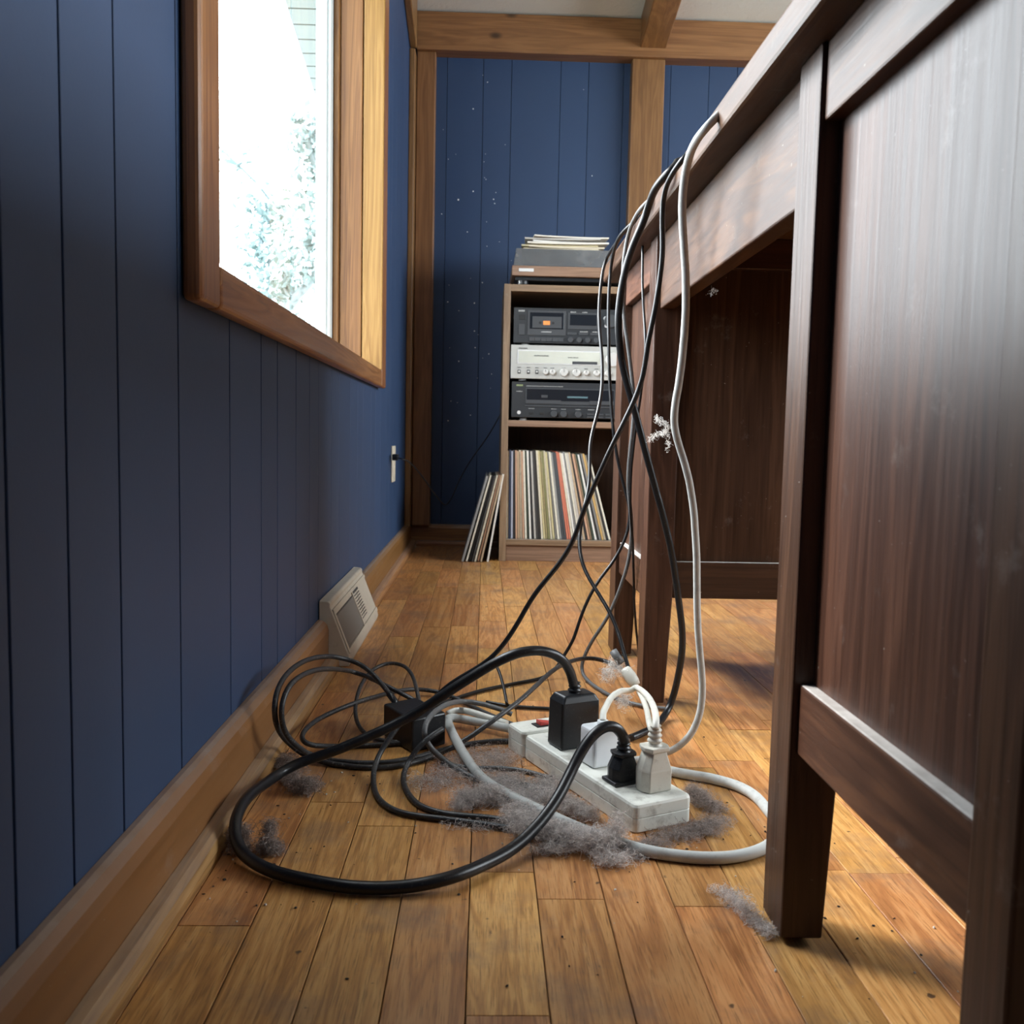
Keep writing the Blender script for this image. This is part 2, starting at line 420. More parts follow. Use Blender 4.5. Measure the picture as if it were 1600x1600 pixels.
w.prism(slab_y(RY0, RY1, 0, RZ0), 'X', XR, XR + .12); w.prism(slab_y(RY0, RY1, RZ1), 'X', XR, XR + .12)
tag(w.build('wall_right', M_ROOMWALL), kind='structure')
tag(MB().prism([(-.44, 0), (XR + .12, 0), (XR + .12, ceil_z(YF)), (-.44, ceil_z(YF))], 'Y', YF - .1, YF).build('wall_near', M_ROOMWALL), kind='structure')
tag(MB().prism([(YF - .1, ceil_z(YF - .1)), (YB + .12, ceil_z(YB + .12)), (YB + .12, ceil_z(YB + .12) + .1), (YF - .1, ceil_z(YF - .1) + .1)], 'X', -.44, XR + .12).build('ceiling', M_CEIL), kind='structure')

# ceiling beam and timber frame
def rafter(name, x0, x1, drop, y0=YF, y1=3.345):
    return tag(MB().prism([(y0, ceil_z(y0) - drop), (y1, ceil_z(y1) - drop), (y1, ceil_z(y1) + .02), (y0, ceil_z(y0) + .02)], 'X', x0, x1).build(name, M_PINE_Y, None, .004), kind='structure')
rafter('trim_1', .526, .618, .108)
rafter('trim_2', XW, -.262, .16, y1=3.30)
rafter('trim_3', 1.75, 1.84, .108)
tag(box('trim_4', M_PINE_X, None, -.268, XR, 3.337, YB + .004, 1.767, 1.899, bevel=.004), kind='structure')
tag(box('trim_5', M_PINE_Z, None, -.266, -.199, 3.352, YB + .004, .079, 1.767, bevel=.003), kind='structure')
tag(box('trim_6', M_PINE_Z, None, XW, -.267, 3.285, 3.352, .08, 1.75, bevel=.003), kind='structure')
tag(box('trim_7', M_PINE_Z, None, .502, .619, 3.352, YB + .004, .079, 1.767, bevel=.003), kind='structure')
tag(box('trim_8', M_PINE_Z, None, 1.74, 1.85, 3.352, YB + .004, .079, 1.767, bevel=.003), kind='structure')
# baseboards
VY0, VY1 = 1.585, 2.005
def base_y(name, y0, y1):
    r = tag(thing(name), kind='structure')
    MB().prism([(XW, 0), (-.268, 0), (-.268, .066), (-.271, .076), (-.277, .082), (-.282, .084), (XW, .084)], 'Y', y0, y1).build('board', M_BASE, r)
    MB().prism([(-.2675, 0), (-.249, 0), (-.249, .009), (-.252, .016), (-.258, .0205), (-.2675, .022)], 'Y', y0, y1).build('shoe_moulding', M_SHOE, r)
base_y('baseboard_left', YF, VY0 - .004); base_y('baseboard_left', VY1 + .004, 3.385)
r = tag(thing('baseboard_far'), kind='structure')
MB().prism([(YB, 0), (3.384, 0), (3.384, .066), (3.388, .076), (3.395, .08), (YB, .08)], 'X', -.268, XR).build('board', M_BASE_X, r)
MB().prism([(3.3835, 0), (3.366, 0), (3.366, .01), (3.371, .018), (3.3835, .02)], 'X', -.25, XR).build('shoe_moulding', M_BASE_X, r)

# ------------------------------------------------------------------ windows
win = tag(thing('window_1'), kind='structure')
CO = -.267  # casing face
def casing(prof_pts, name, mat, y0, y1, z0, z1):
    return box(name, mat, win, XW + .0005, CO, y0, y1, z0, z1, bevel=.006, seg=3)
casing(None, 'casing', M_CASING_Z, .873, .935, .532, 1.81)
casing(None, 'casing', M_CASING_Z, 2.362, 2.452, .532, 1.81)
tag(casing(None, 'sill_casing', M_CASING_Y, .935, 2.362, .532, .576), 'scratched lower casing board')
casing(None, 'casing', M_CASING_Y, .935, 2.362, 1.75, 1.81)
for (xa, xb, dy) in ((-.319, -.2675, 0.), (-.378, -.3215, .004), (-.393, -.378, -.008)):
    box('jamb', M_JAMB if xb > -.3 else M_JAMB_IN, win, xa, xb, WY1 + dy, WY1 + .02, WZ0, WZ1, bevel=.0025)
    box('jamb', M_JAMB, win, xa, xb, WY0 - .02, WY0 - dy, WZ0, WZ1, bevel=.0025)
    box('head_jamb', M_PINE_Y, win, xa, xb, WY0, WY1, WZ1 + dy, WZ1 + .02, bevel=.0025)
    box('sill', M_CASING_Y, win, xa, xb, WY0, WY1, WZ0 - .02, WZ0 - dy * .5, bevel=.0025)
sash = MB()
for a, b, c, d in ((WY0 - .01, WY0 + .03, WZ0 - .015, WZ1 + .01), (WY1 - .042, WY1 + .012, WZ0 - .015, WZ1 + .01)):
    sash.box(-.43, -.394, a, b, c, d)
sash.box(-.43, -.394, WY0 + .03, WY1 - .042, WZ0 - .015, WZ0 + .03); sash.box(-.43, -.394, WY0 + .03, WY1 - .042, WZ1 - .03, WZ1 + .01)
sash.build('sash', M_VINYL, win, .004)
box('glazing_bead', M_VINYL, win, -.424, -.402, WY1 - .056, WY1 - .042, WZ0 + .03, WZ1 - .03, bevel=.003)
box('glass_pane', M_GLASS, win, -.4145, -.4105, WY0 + .028, WY1 - .04, WZ0 + .028, WZ1 - .028)
win2 = tag(thing('window_2'), kind='structure')
for a, b, c, d in ((RY0, RY0 + .06, RZ0, RZ1), (RY1 - .06, RY1, RZ0, RZ1), (RY0 + .06, RY1 - .06, RZ0, RZ0 + .06), (RY0 + .06, RY1 - .06, RZ1 - .06, RZ1), (1.22, 1.28, RZ0 + .06, RZ1 - .06)):
    box('frame', M_CASING_Z, win2, XR - .015, XR + .1, a, b, c, d, bevel=.004)
box('glass_pane', M_GLASS, win2, XR + .05, XR + .054, RY0 + .05, RY1 - .05, RZ0 + .05, RZ1 - .05)

# ------------------------------------------------------------------ floor: strip oak boards
floor = tag(box('floor', M_SUBFLOOR, None, -.301, XR, YF, YB + .01, -.06, -.016), kind='structure')
PW, SEAM0 = .0605, -.067
forced = {-1: [.929], 2: [.779], 1: [.615], -3: [.7325], 7: [.831], 0: [1.62, 2.2], -2: [1.31], 3: [1.28, 1.75]}
boards = []
for k in range(-4, 51):
    x0 = max(SEAM0 + PW * k, XW); x1 = min(x0 + PW if k > -4 else SEAM0 + PW * (k + 1), XR)
    cuts = [YF, YB]
    fc = forced.get(k, [])
    y = YF + random.uniform(.1, .6)
    while y < YB - .12:
        if all(abs(y - q) > .16 for q in fc): cuts.append(y)
        y += random.uniform(.24, .62)
    cuts = sorted(cuts + fc)
    for a, b in zip(cuts, cuts[1:]): boards.append((x0, x1, a, b))
def board_mesh(mb, x0, x1, y0, y1):
    g, c, dz = .0005, .0005, random.uniform(-.0004, 0)
    prof = [(x0 + g, -.016), (x1 - g, -.016), (x1 - g, dz - c), (x1 - g - c, dz), (x0 + g + c, dz), (x0 + g, dz - c)]
    mb.prism(prof, 'Y', y0 + g, y1 - g)
def in_view(bd):
    x, y = (bd[0] + bd[1]) / 2, (bd[2] + bd[3]) / 2
    best = 0
    for yy in (bd[2], y, bd[3]):
        v = Vector((x, yy, -CAM_H)); d = v.dot(_fwd)
        if d < .1: continue
        px, py = v.dot(_r2) / d * F_PX, -v.dot(_u2) / d * F_PX
        if abs(px) < 860 and -100 < py < 860: best = max(best, PW * (bd[3] - bd[2]) / d ** 3)
    return best
boards.sort(key=in_view, reverse=True)
for bd in boards[:290]:
    mb = MB(); board_mesh(mb, *bd); mb.build('floor_board', M_FLOOR, floor)
mb = MB()
for bd in boards[290:]: board_mesh(mb, *bd)
tag(mb.build('floor_boards_beyond', M_FLOOR, floor), kind='stuff')

# ------------------------------------------------------------------ desk
desk = thing('desk', 'dark walnut stained desk with tapered legs beside the window wall', 'desk', loc=(.55, 1.08, 0))
_D = desk.location.copy()
def dpart(mb, name, mat, bevel=.0025, parent=None, label=None, seg=2):
    o = mb.build(name, mat, parent or desk, bevel, seg)
    o.location = -_D if parent is None else (0, 0, 0)
    return tag(o, label)
dpart(MB().box(.225, .875, .33, 1.80, .714, .745), 'top', M_DESK_H, .004)
LX = .042
def leg(y0, y1, xin, far=False):
    z = .165
    if not far: prof = [(.25, .004), (.25, .714), (.25 + LX, .714), (.25 + LX, z), (.25 + LX - .0075, .004)]
    else: prof = [(.85, .004), (.85, .714), (.85 - LX, .714), (.85 - LX, z), (.85 - LX + .0075, .004)]
    lg = dpart(MB().prism(prof, 'Y', y0, y1), 'leg', M_DESK_V, .002)
    x = .27 if not far else .83
    MB().cyl((x, (y0 + y1) / 2, 0), .011, .0045, n=12).build('foot_pad', M_FELT, lg)
LEGS = [(.400, .440), (.708, .757), (1.372, 1.425), (1.69, 1.762)]
for a, b in LEGS:
    leg(a, b, 0); leg(a, b, 0, True)
for (a, b) in ((.44, .708), (1.425, 1.69)):
    for far in (0, 1):
        xs = lambda u: (.25 + u) if not far else (.85 - u)
        def bx(u0, u1, z0, z1, nm, mat, bv=.002):
            p, q = sorted((xs(u0), xs(u1)))
            return dpart(MB().box(p, q, a, b, z0, z1), nm, mat, bv)
        bx(.006, .030, .16, .2175, 'lower_rail', M_DESK_H)
        bx(.004, .030, .655, .714, 'upper_rail', M_DESK_H)
        bx(.0165, .026, .2175, .655, 'side_panel', M_DESK_V, 0)
for (y0, y1, s) in ((1.376, 1.40, 1), (1.735, 1.758, 1), (.404, .428, 1), (.73, .753, 1)):
    dpart(MB().box(.25 + LX, .85 - LX, y0, y1, .168, .225), 'cross_rail', M_DESK_X, .002)
    dpart(MB().box(.25 + LX, .85 - LX, y0, y1, .668, .714), 'cross_rail', M_DESK_X, .002)
    dpart(MB().box(.25 + LX, .85 - LX, y0 + .008, y1 - .006, .225, .668), 'end_panel', M_DESK_V, 0)
dpart(MB().box(.258, .280, .757, 1.372, .606, .714), 'apron', M_DESK_H, .002)
dpart(MB().box(.820, .842, .757, 1.372, .606, .714), 'apron', M_DESK_H, .002)

# ------------------------------------------------------------------ bookcase
SX0, SX1, SY0, SY1 = .053, .552, 2.99, 3.362
case = thing('bookcase', 'brown veneered bookcase against the navy far wall holding stereo and records', 'bookcase', loc=(.3, 3.18, 0))
def cpart(name, mat, *b, bevel=.001, label=None):
    o = MB().box(*b).build(name, mat, case, bevel); o.location = -case.location; return tag(o, label)
cpart('side_panel', M_SHELF, SX0, .075, SY0, SY1, 0, .905)
cpart('side_panel', M_SHELF, .530, SX1, SY0, SY1, 0, .905)
cpart('top_shelf', M_SHELF_X, .075, .530, SY0 + .001, SY1, .882, .904)
cpart('middle_shelf', M_SHELF_X, .075, .530, SY0 + .001, SY1, .446, .466)
cpart('bottom_shelf', M_SHELF_X, .075, .530, SY0 + .001, SY1, .054, .073)
cpart('kick_board', M_SHELF_X, .075, .530, SY0 + .012, SY0 + .03, 0, .054)
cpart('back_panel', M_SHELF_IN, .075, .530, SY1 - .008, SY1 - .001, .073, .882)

# ------------------------------------------------------------------ stereo
def unit(name, label, cat, x0, x1, z0, z1, mat, depth=.33, foot=.008):
    t = thing(name, label, cat, 'stereo components stacked in the bookcase', loc=((x0 + x1) / 2, SY0 + depth / 2, z0))
    def P(nm, mb, m, bevel=.0008, parent=None, label=None):
        o = mb.build(nm, m, parent or t, bevel)
        if parent is None: o.location = -t.location
        return tag(o, label)
    P('case', MB().box(x0 + .004, x1 - .004, SY0 + .012, SY0 + depth, z0 + foot, z1 - .002), M_CHAR)
    fp = P('faceplate', MB().box(x0, x1, SY0 - .002, SY0 + .012, z0 + foot, z1), mat, .0015)
    for fx in (x0 + .04, x1 - .04):
        for fy in (SY0 + .03, SY0 + depth - .04):
            P('foot', MB().cyl((fx, fy, z0), .013, foot), M_PLATE if fy < SY0 + .1 else M_BLACK_PLASTIC, 0)
    yf = SY0 - .002
    q = .000408
    fx = lambda cx, c0: x0 + (cx - c0) * q
    fz = lambda cy, c0: z1 - (cy - c0) * q
    return t, P, yf, q
def plate(P, nm, m, x0, x1, z0, z1, yf, proud=.0015, sink=.002, bevel=.0005, label=None):
    return P(nm, MB().box(min(x0, x1), max(x0, x1), yf - proud, yf + sink, min(z0, z1), max(z0, z1)), m, bevel, None, label)
def microprint(P, spots, yf, m=None):
    mb = MB()
    for (x0, x1, z, h) in spots:
        x = x0
        while x < x1:
            wd = random.uniform(.0012, .0026)
            mb.box(x, min(x + wd, x1), yf - .0003, yf + .001, z, z + h * random.uniform(.7, 1))
            x += wd + .0009
    o = P('printing', mb, m or M_PRINT, 0); o['kind'] = 'stuff'
    return o
# cassette deck
t, P, yf, q = unit('cassette_deck', 'charcoal cassette deck with an orange cassette label, topmost in the bookcase', 'cassette deck', .086, .516, .711, .830, M_CHAR, foot=.006)
X = lambda c: .086 + (c - 580) * q
Z = lambda c: .830 - (c - 720) * q
plate(P, 'cassette_door', M_CHAR_LT, X(692), X(995), Z(935), Z(742), yf, .003)
plate(P, 'door_window', M_DISPLAY, X(708), X(978), Z(885), Z(757), yf, .0042)
plate(P, 'cassette', M_CHAR_LT, X(728), X(960), Z(878), Z(788), yf, .0052)
plate(P, 'cassette_label', M_ORANGE, X(814), X(868), Z(854), Z(822), yf, .006, label='orange label')
for cx in (790, 893): P('spool', MB().cyl((X(cx), yf - .0062, Z(838)), .0042, .004, 'Y', 12), M_DARK, 0)
plate(P, 'display', M_DISPLAY, X(1025), X(1243), Z(850), Z(765), yf, .003)
plate(P, 'display_frame', M_CHAR_LT, X(1014), X(1255), Z(880), Z(752), yf, .0018)
plate(P, 'power_switch', M_DARK, X(622), X(672), Z(815), Z(775), yf, .002)
plate(P, 'eject_button', M_CHAR_LT, X(622), X(668), Z(935), Z(850), yf, .003)
for k in range(6): plate(P, 'transport_key', M_CHAR_LT, X(706 + k * 46), X(748 + k * 46), Z(982), Z(952), yf, .004)
for k in range(4): P('knob', MB().cyl((X(1035 + k * 68), yf - .009, Z(966)), .0085, .009, 'Y', 14), M_CHAR_LT, .0006)
for k in range(3): plate(P, 'button', M_CHAR_LT, X(1012 + k * 90), X(1082 + k * 90), Z(926), Z(906), yf, .003)
P('level_dial', MB().cyl((X(1350), yf - .012, Z(812)), .021, .012, 'Y', 24), M_CHAR_LT, .001)
for cx, cz in ((1308, 790), (1318, 850)): P('small_knob', MB().cyl((X(cx), yf - .007, Z(cz)), .006, .007, 'Y', 12), M_PLATE, 0)
microprint(P, [(X(617), X(666), Z(752), .006), (X(1030), X(1075), Z(750), .003), (X(1125), X(1165), Z(750), .003), (X(1110), X(1170), Z(902), .003), (X(1210), X(1250), Z(902), .003)] + [(X(718 + k * 46), X(738 + k * 46), Z(962), .003) for k in range(6)], yf - .0005)
mp = microprint(P, [(X(800), X(882), Z(912), .004)], yf - .0031)
# receiver
t, P, yf, q = unit('stereo_receiver', 'silver stereo receiver with a wide tuning dial and a row of round knobs', 'receiver', .079, .509, .596, .7105, M_SILVER, foot=.006)
X = lambda c: .079 + (c - 560) * q
Z = lambda c: .7105 - (c - 1022) * q
plate(P, 'dial_frame', M_PLATE, X(612), X(1282), Z(1172), Z(1062), yf, .002)
plate(P, 'tuning_dial', M_SILVER_LT, X(622), X(1272), Z(1164), Z(1070), yf, .0028)
plate(P, 'signal_display', M_CHAR_LT, X(1052), X(1252), Z(1166), Z(1144), yf, .0035, label='dark strip display')
P('tuning_knob', MB().cyl((X(1372), yf - .018, Z(1125)), .0225, .018, 'Y', 28), M_SILVER_KNOB, .001)
for cx, r in ((838, .0085), (893, .0085), (985, .0125), (1085, .0125), (1164, .008), (1247, .0095), (1340, .0105)):
    kb = P('knob', MB().cyl((X(cx), yf - .013, Z(1233)), r, .013, 'Y', 18), M_SILVER_KNOB, .0008)
    MB().box(X(cx) - .0006, X(cx) + .0006, yf - .0135, yf - .012, Z(1233), Z(1233) + r * .8).build('pointer', M_DARK, kb)
for cx in (628, 703, 770):
    s = P('toggle', MB().box(X(cx) - .005, X(cx) + .005, yf - .0015, yf + .001, Z(1250), Z(1218)), M_CHAR_LT, .0005)
    MB().box(X(cx) - .0028, X(cx) + .0028, yf - .006, yf - .001, Z(1240), Z(1226)).build('lever', M_SILVER_KNOB, s)
microprint(P, [(X(622), X(690), Z(1052), .003), (X(745), X(862), Z(1110), .004), (X(1015), X(1100), Z(1118), .003)] + [(X(c - 14), X(c + 14), Z(1203), .0025) for c in (628, 703, 770, 838, 893, 985, 1085, 1164, 1247)], yf - .003, M_CHAR_LT)
# lower deck
t, P, yf, q = unit('stereo_amplifier', 'black stereo unit with a long smoked display, lowest in the bookcase stack', 'amplifier', .084, .514, .466, .5915, M_CHAR, foot=.010)
X = lambda c: .084 + (c - 574) * q
Z = lambda c: .5915 - (c - 1310) * q
plate(P, 'display_frame', M_CHAR_LT, X(686), X(1400), Z(1486), Z(1358), yf, .002)
plate(P, 'display', M_DISPLAY, X(695), X(1395), Z(1458), Z(1366), yf, .003)
plate(P, 'display_ribbon', M_DISPLAY_BLUE, X(1020), X(1185), Z(1432), Z(1418), yf, .0034)
plate(P, 'display_lamp', M_CHAR_LT, X(812), X(862), Z(1434), Z(1412), yf, .0034)
plate(P, 'trim_bar', M_CHAR_LT, X(690), X(970), Z(1482), Z(1452), yf, .004)
plate(P, 'trim_bar', M_CHAR_LT, X(1200), X(1400), Z(1482), Z(1452), yf, .004)
plate(P, 'groove', M_CHAR_LT, X(684), X(1400), Z(1506), Z(1496), yf, .003)
P('jack', MB().cyl((X(635), yf - .004, Z(1555)), .006, .004, 'Y', 14), M_PLATE, 0)
for cx in (735, 820): plate(P, 'button', M_DARK, X(cx - 16), X(cx + 16), Z(1566), Z(1550), yf, .003)
for cx in (915, 992, 1110): P('knob', MB().cyl((X(cx), yf - .012, Z(1562)), .0105, .012, 'Y', 18), M_CHAR_LT, .0008)
for k in range(2):
    for j in range(3): plate(P, 'button', M_CHAR_LT, X(1185 + j * 74), X(1240 + j * 74), Z(1566 + k * 22), Z(1552 + k * 22), yf, .003)
microprint(P, [(X(612), X(664), Z(1345), .006)], yf - .0005, plain('green_print', (.30, .36, .16), .5))
microprint(P, [(X(690), X(985), Z(1345), .002), (X(612), X(660), Z(1390), .003), (X(712), X(758), Z(1524), .002), (X(895), X(935), Z(1524), .002), (X(975), X(1010), Z(1524), .002), (X(1090), X(1130), Z(1524), .002), (X(1190), X(1240), Z(1524), .002)], yf - .0005)

# turntable
tt = thing('turntable', 'wood plinth turntable under a smoked dust cover on top of the bookcase', 'turntable', loc=(.3, 3.16, .905))
def tpart(mb, nm, m, bevel=.001, label=None):
    o = mb.build(nm, m, tt, bevel); o.location = -tt.location; return tag(o, label)
tpart(MB().box(.077, .520, 2.985, 3.345, .931, .963), 'plinth', M_SHELF_X, .002)
tpart(MB().box(.088, .510, 3.0, 3.335, .918, .931), 'base', M_BLACK_PLASTIC, .002)
for fx in (.112, .485):
    for fy in (3.015, 3.315):
        o = tpart(MB().cyl((fx, fy, .905), .020, .014, n=20), 'foot', M_BLACK_PLASTIC, .001)
        MB().cyl((fx - .008, fy - .012, .9055), .006, .012, n=12).build('foot_stud', M_PLATE, o)
tpart(MB().box(.099, .147, 2.9835, 2.987, .944, .954), 'badge', M_PLATE, .0004, 'silver badge')
cv = MB()
cv.loft([[(.081, 2.99, .9635), (.516, 2.99, .9635), (.516, 3.34, .9635), (.081, 3.34, .9635)], [(.089, 3.002, 1.0215), (.508, 3.002, 1.0215), (.508, 3.335, 1.0215), (.089, 3.335, 1.0215)]])
tpart(cv, 'dust_cover', M_SMOKE, .003, 'smoked acrylic lid')
o = tpart(MB().cyl((.26, 3.17, .964), .148, .014, n=40), 'platter', M_CHAR_LT, .002)
MB().cyl((.26, 3.17, .978), .004, .010, n=10).build('spindle', M_PLATE, o)
tpart(MB().tube([(.46, 3.27, .99), (.455, 3.15, .99), (.42, 3.06, .986)], .004, 8), 'tonearm', M_PLATE, 0)
# papers on the cover
pap = [('cream', (.68, .60, .44)), ('pale yellow', (.66, .58, .36)), ('white', (.72, .70, .66)), ('buff', (.58, .50, .38)), ('off white', (.66, .62, .55)), ('grey', (.45, .43, .40)), ('creased ivory', (.70, .66, .58))]
zc = 1.0225
ords = ['lowest', 'second from the bottom', 'third from the bottom', 'middle', 'third from the top', 'second from the top', 'topmost']
order = [0, 3, 1, 6, 2, 5, 4]
ords7 = ['lowest', 'second from the bottom', 'third from the bottom', 'fourth from the bottom', 'third from the top', 'second from the top', 'topmost']
for k in range(7):
    nm, c = pap[order[k]]
    a = math.radians(random.uniform(-4, 4)); th = random.choice((.0042, .0055, .005))
    m = Matrix.Translation((.25 + random.uniform(-.012, .012), 3.145 + random.uniform(-.01, .01), zc)) @ Matrix.Rotation(a, 4, 'Z')
    mb = MB()
    nx = 8; hw, hd = .127 - .003 * abs(3 - k) * .5, .125
    bend = random.uniform(0, .0025)
    rings = []
    for i in range(nx + 1):
        u = -hw + 2 * hw * i / nx; lift = bend * abs(u / hw) ** 3
        rings.append([(u, -hd, lift), (u, hd, lift), (u, hd, th + lift), (u, -hd, th + lift)])
    mb.loft(rings)
    o = mb.build('magazine', plain('paper_' + nm.replace(' ', '_'), c, .7), None, .0004)
    o.matrix_world = m
    tag(o, '%s paper magazine, %s in the stack on the turntable cover' % (nm, ords7[k]), 'magazine', 'magazines stacked on the turntable')
    zc += th + .0004 + bend * .35

# ------------------------------------------------------------------ records
def record(x, y0, z, tilt, th, colr, cname, label, group, h=.302, d=.305, rot=0):
    m = rec_mats.get(cname)
    if m is None: m = rec_mats[cname] = plain('sleeve_' + cname.replace(' ', '_'), colr, .55, dirt=.5, dirtcol=tuple(q * .45 + .05 for q in colr), dscale=35)
    t = thing('vinyl_record', label, 'record', group, loc=(x, y0, z))
    t.rotation_euler = (0, tilt, rot)
    s = MB(); e = th * .3
    s.box(0, e, 0, d, 0, h); s.box(th - e, th, 0, d, 0, h); s.box(e, th - e, 0, .0025, .001, h - .001); s.box(e, th - e, 0, d, 0, .0025)
    s.build('sleeve', m, t)
    MB().cyl((th / 2 - .0006, d / 2 + .003, h / 2), min(h, d) / 2 - .006, .0012, 'X', 24).build('disc', M_DISPLAY, t)
    return t
rec_mats = {}
RC = {'cream': (.66, .60, .46), 'navy': (.02, .03, .06), 'lavender grey': (.42, .44, .52), 'black': (.02, .02, .022), 'peach': (.52, .31, .20), 'tan': (.45, .33, .21), 'white': (.72, .70, .64), 'dark green': (.03, .045, .03),
      'worn black': (.045, .043, .04), 'straw': (.55, .48, .26), 'olive': (.22, .21, .09), 'grey': (.28, .28, .27), 'charcoal': (.06, .065, .07), 'salmon red': (.58, .18, .11), 'ivory': (.70, .66, .54), 'ochre': (.52, .33, .12)}
seq = ['cream', 'navy', 'lavender grey', 'black', 'peach', 'tan', 'cream', 'peach', 'ivory', 'dark green', 'white', 'black', 'white', 'worn black', 'worn black', 'cream', 'straw', 'straw', 'olive', 'cream', 'straw', 'grey', 'ivory',
       'grey', 'charcoal', 'charcoal', 'salmon red', 'salmon red', 'cream', 'white', 'grey', 'ivory', 'white', 'tan', 'black', 'peach', 'tan', 'dark green', 'white', 'black', 'grey', 'ochre', 'cream', 'black', 'ivory']
def nth(k):
    return {1: 'first', 2: 'second', 3: 'third'}.get(k) or ('%d%s' % (k, 'th' if 10 < k % 100 < 14 else {1: 'st', 2: 'nd', 3: 'rd'}.get(k % 10, 'th')))
n = len(seq); x = .0765
tot = .428 - .0765
for k, cn in enumerate(seq):
    f = k / (n - 1)
    th = min(tot / n * .80, .0066)
    tilt = -math.radians(.5 + 15.2 * f ** 1.15)
    wfull = tot / n
    lab = '%s record sleeve, %s from the left in the bookcase row' % (cn, nth(k + 1))
    if k == n - 1: lab = 'ivory record sleeve, last on the right of the bookcase row'
    record(x, 3.012 + random.uniform(-.004, .005), .0735, tilt, th, RC[cn], cn, lab, 'records in the bookcase', h=.294 + random.uniform(-.003, .002))
    x += wfull
lean = [('grey', -.070), ('ivory', -.056), ('black', -.046), ('worn black', -.037), ('cream', -.028), ('peach', -.018), ('tan', -.009), ('white', .013)]
for k, (cn, x0) in enumerate(lean):
    pos = ['leftmost', 'second from the left', 'third from the left', 'fourth from the left', 'fifth from the left', 'sixth from the left', 'second from the right', 'rightmost'][k]
    tilt = math.radians([15.2, 14.6, 14.2, 13.8, 13.3, 12.8, 12.4, 9.0][k])
    record(x0, 2.955 + .004 * (k % 3), .0008 + .0065 * math.sin(tilt), tilt, .0058 if k else .007, RC[cn], cn, '%s record sleeve, %s of those leaning against the bookcase side' % (cn, pos), 'records leaning outside the bookcase', h=.292)

# ------------------------------------------------------------------ floor register and wall outlet
vent = thing('floor_register', 'almond enamel floor register set into the left baseboard', 'vent', loc=(-.26, 1.795, 0))
def vpart(mb, nm, m, bevel=.001, label=None):
    o = mb.build(nm, m, vent, bevel); o.location = -vent.location; return tag(o, label)
vpart(MB().prism([(XW + .001, .0005), (-.233, .0005), (-.2305, .010), (-.2325, .018), (-.2665, .106), (-.2665, .112), (-.270, .1155), (XW + .001, .117)], 'Y', VY0, VY1), 'housing', M_VENT, .0015)
# sloped face: local frame along (dx,dz)
fa, fb = Vector((-.2325, 0, .018)), Vector((-.2665, 0, .106))
fd = (fb - fa).normalized(); fn = Vector((fd.z, 0, -fd.x))
FM = Matrix(((0, fd.x, fn.x, fa.x), (1, 0, 0, 0), (0, fd.z, fn.z, fa.z), (0, 0, 0, 1)))
Lf = (fb - fa).length
vpart(MB().box(VY0 + .012, VY0 + .215, .012, Lf - .018, -.001, .0008, FM), 'grille_recess', M_VENT_DARK, 0)
sl = MB()
for k in range(30):
    y = VY0 + .015 + k * .0066
    sl.box(y, y + .0042, .014, Lf - .020, 0, .0022, FM)
tag(vpart(sl, 'grille_slats', M_VENT_SLAT, 0), kind='stuff')
vpart(MB().box(VY0 + .225, VY0 + .30, .022, Lf - .014, -.001, .0008, FM), 'louver_recess', M_VENT_DARK, 0)
sl = MB()
for k in range(9):
    v = .025 + k * .006
    sl.box(VY0 + .225, VY0 + .262, v, v + .0034, 0, .002, FM); sl.box(VY0 + .265, VY0 + .30, v, v + .0034, 0, .002, FM)
tag(vpart(sl, 'louver_slats', M_VENT, 0), kind='stuff')
fr = MB()
fr.box(VY0 + .004, VY0 + .012, .004, Lf - .008, 0, .003, FM); fr.box(VY0 + .215, VY0 + .222, .010, Lf - .012, 0, .003, FM)
fr.box(VY0 + .004, VY1 - .006, Lf - .012, Lf - .006, 0, .003, FM); fr.box(VY0 + .012, VY1 - .006, .003, .011, 0, .003, FM)
vpart(fr, 'face_rim', M_VENT, .0006)
out = thing('wall_outlet', 'ivory outlet plate on the navy wall near the corner post', 'outlet', loc=(XW, 2.84, .32))
o = MB().box(XW, XW + .006, 2.80, 2.88, .264, .376).build('cover_plate', M_OUTLET, out, .002); o.location = -out.location
for zz in (.30, .342):
    o = MB().box(XW + .004, XW + .0075, 2.823, 2.857, zz - .014, zz + .014).build('socket', M_OUTLET, out, .002); o.location = -out.location

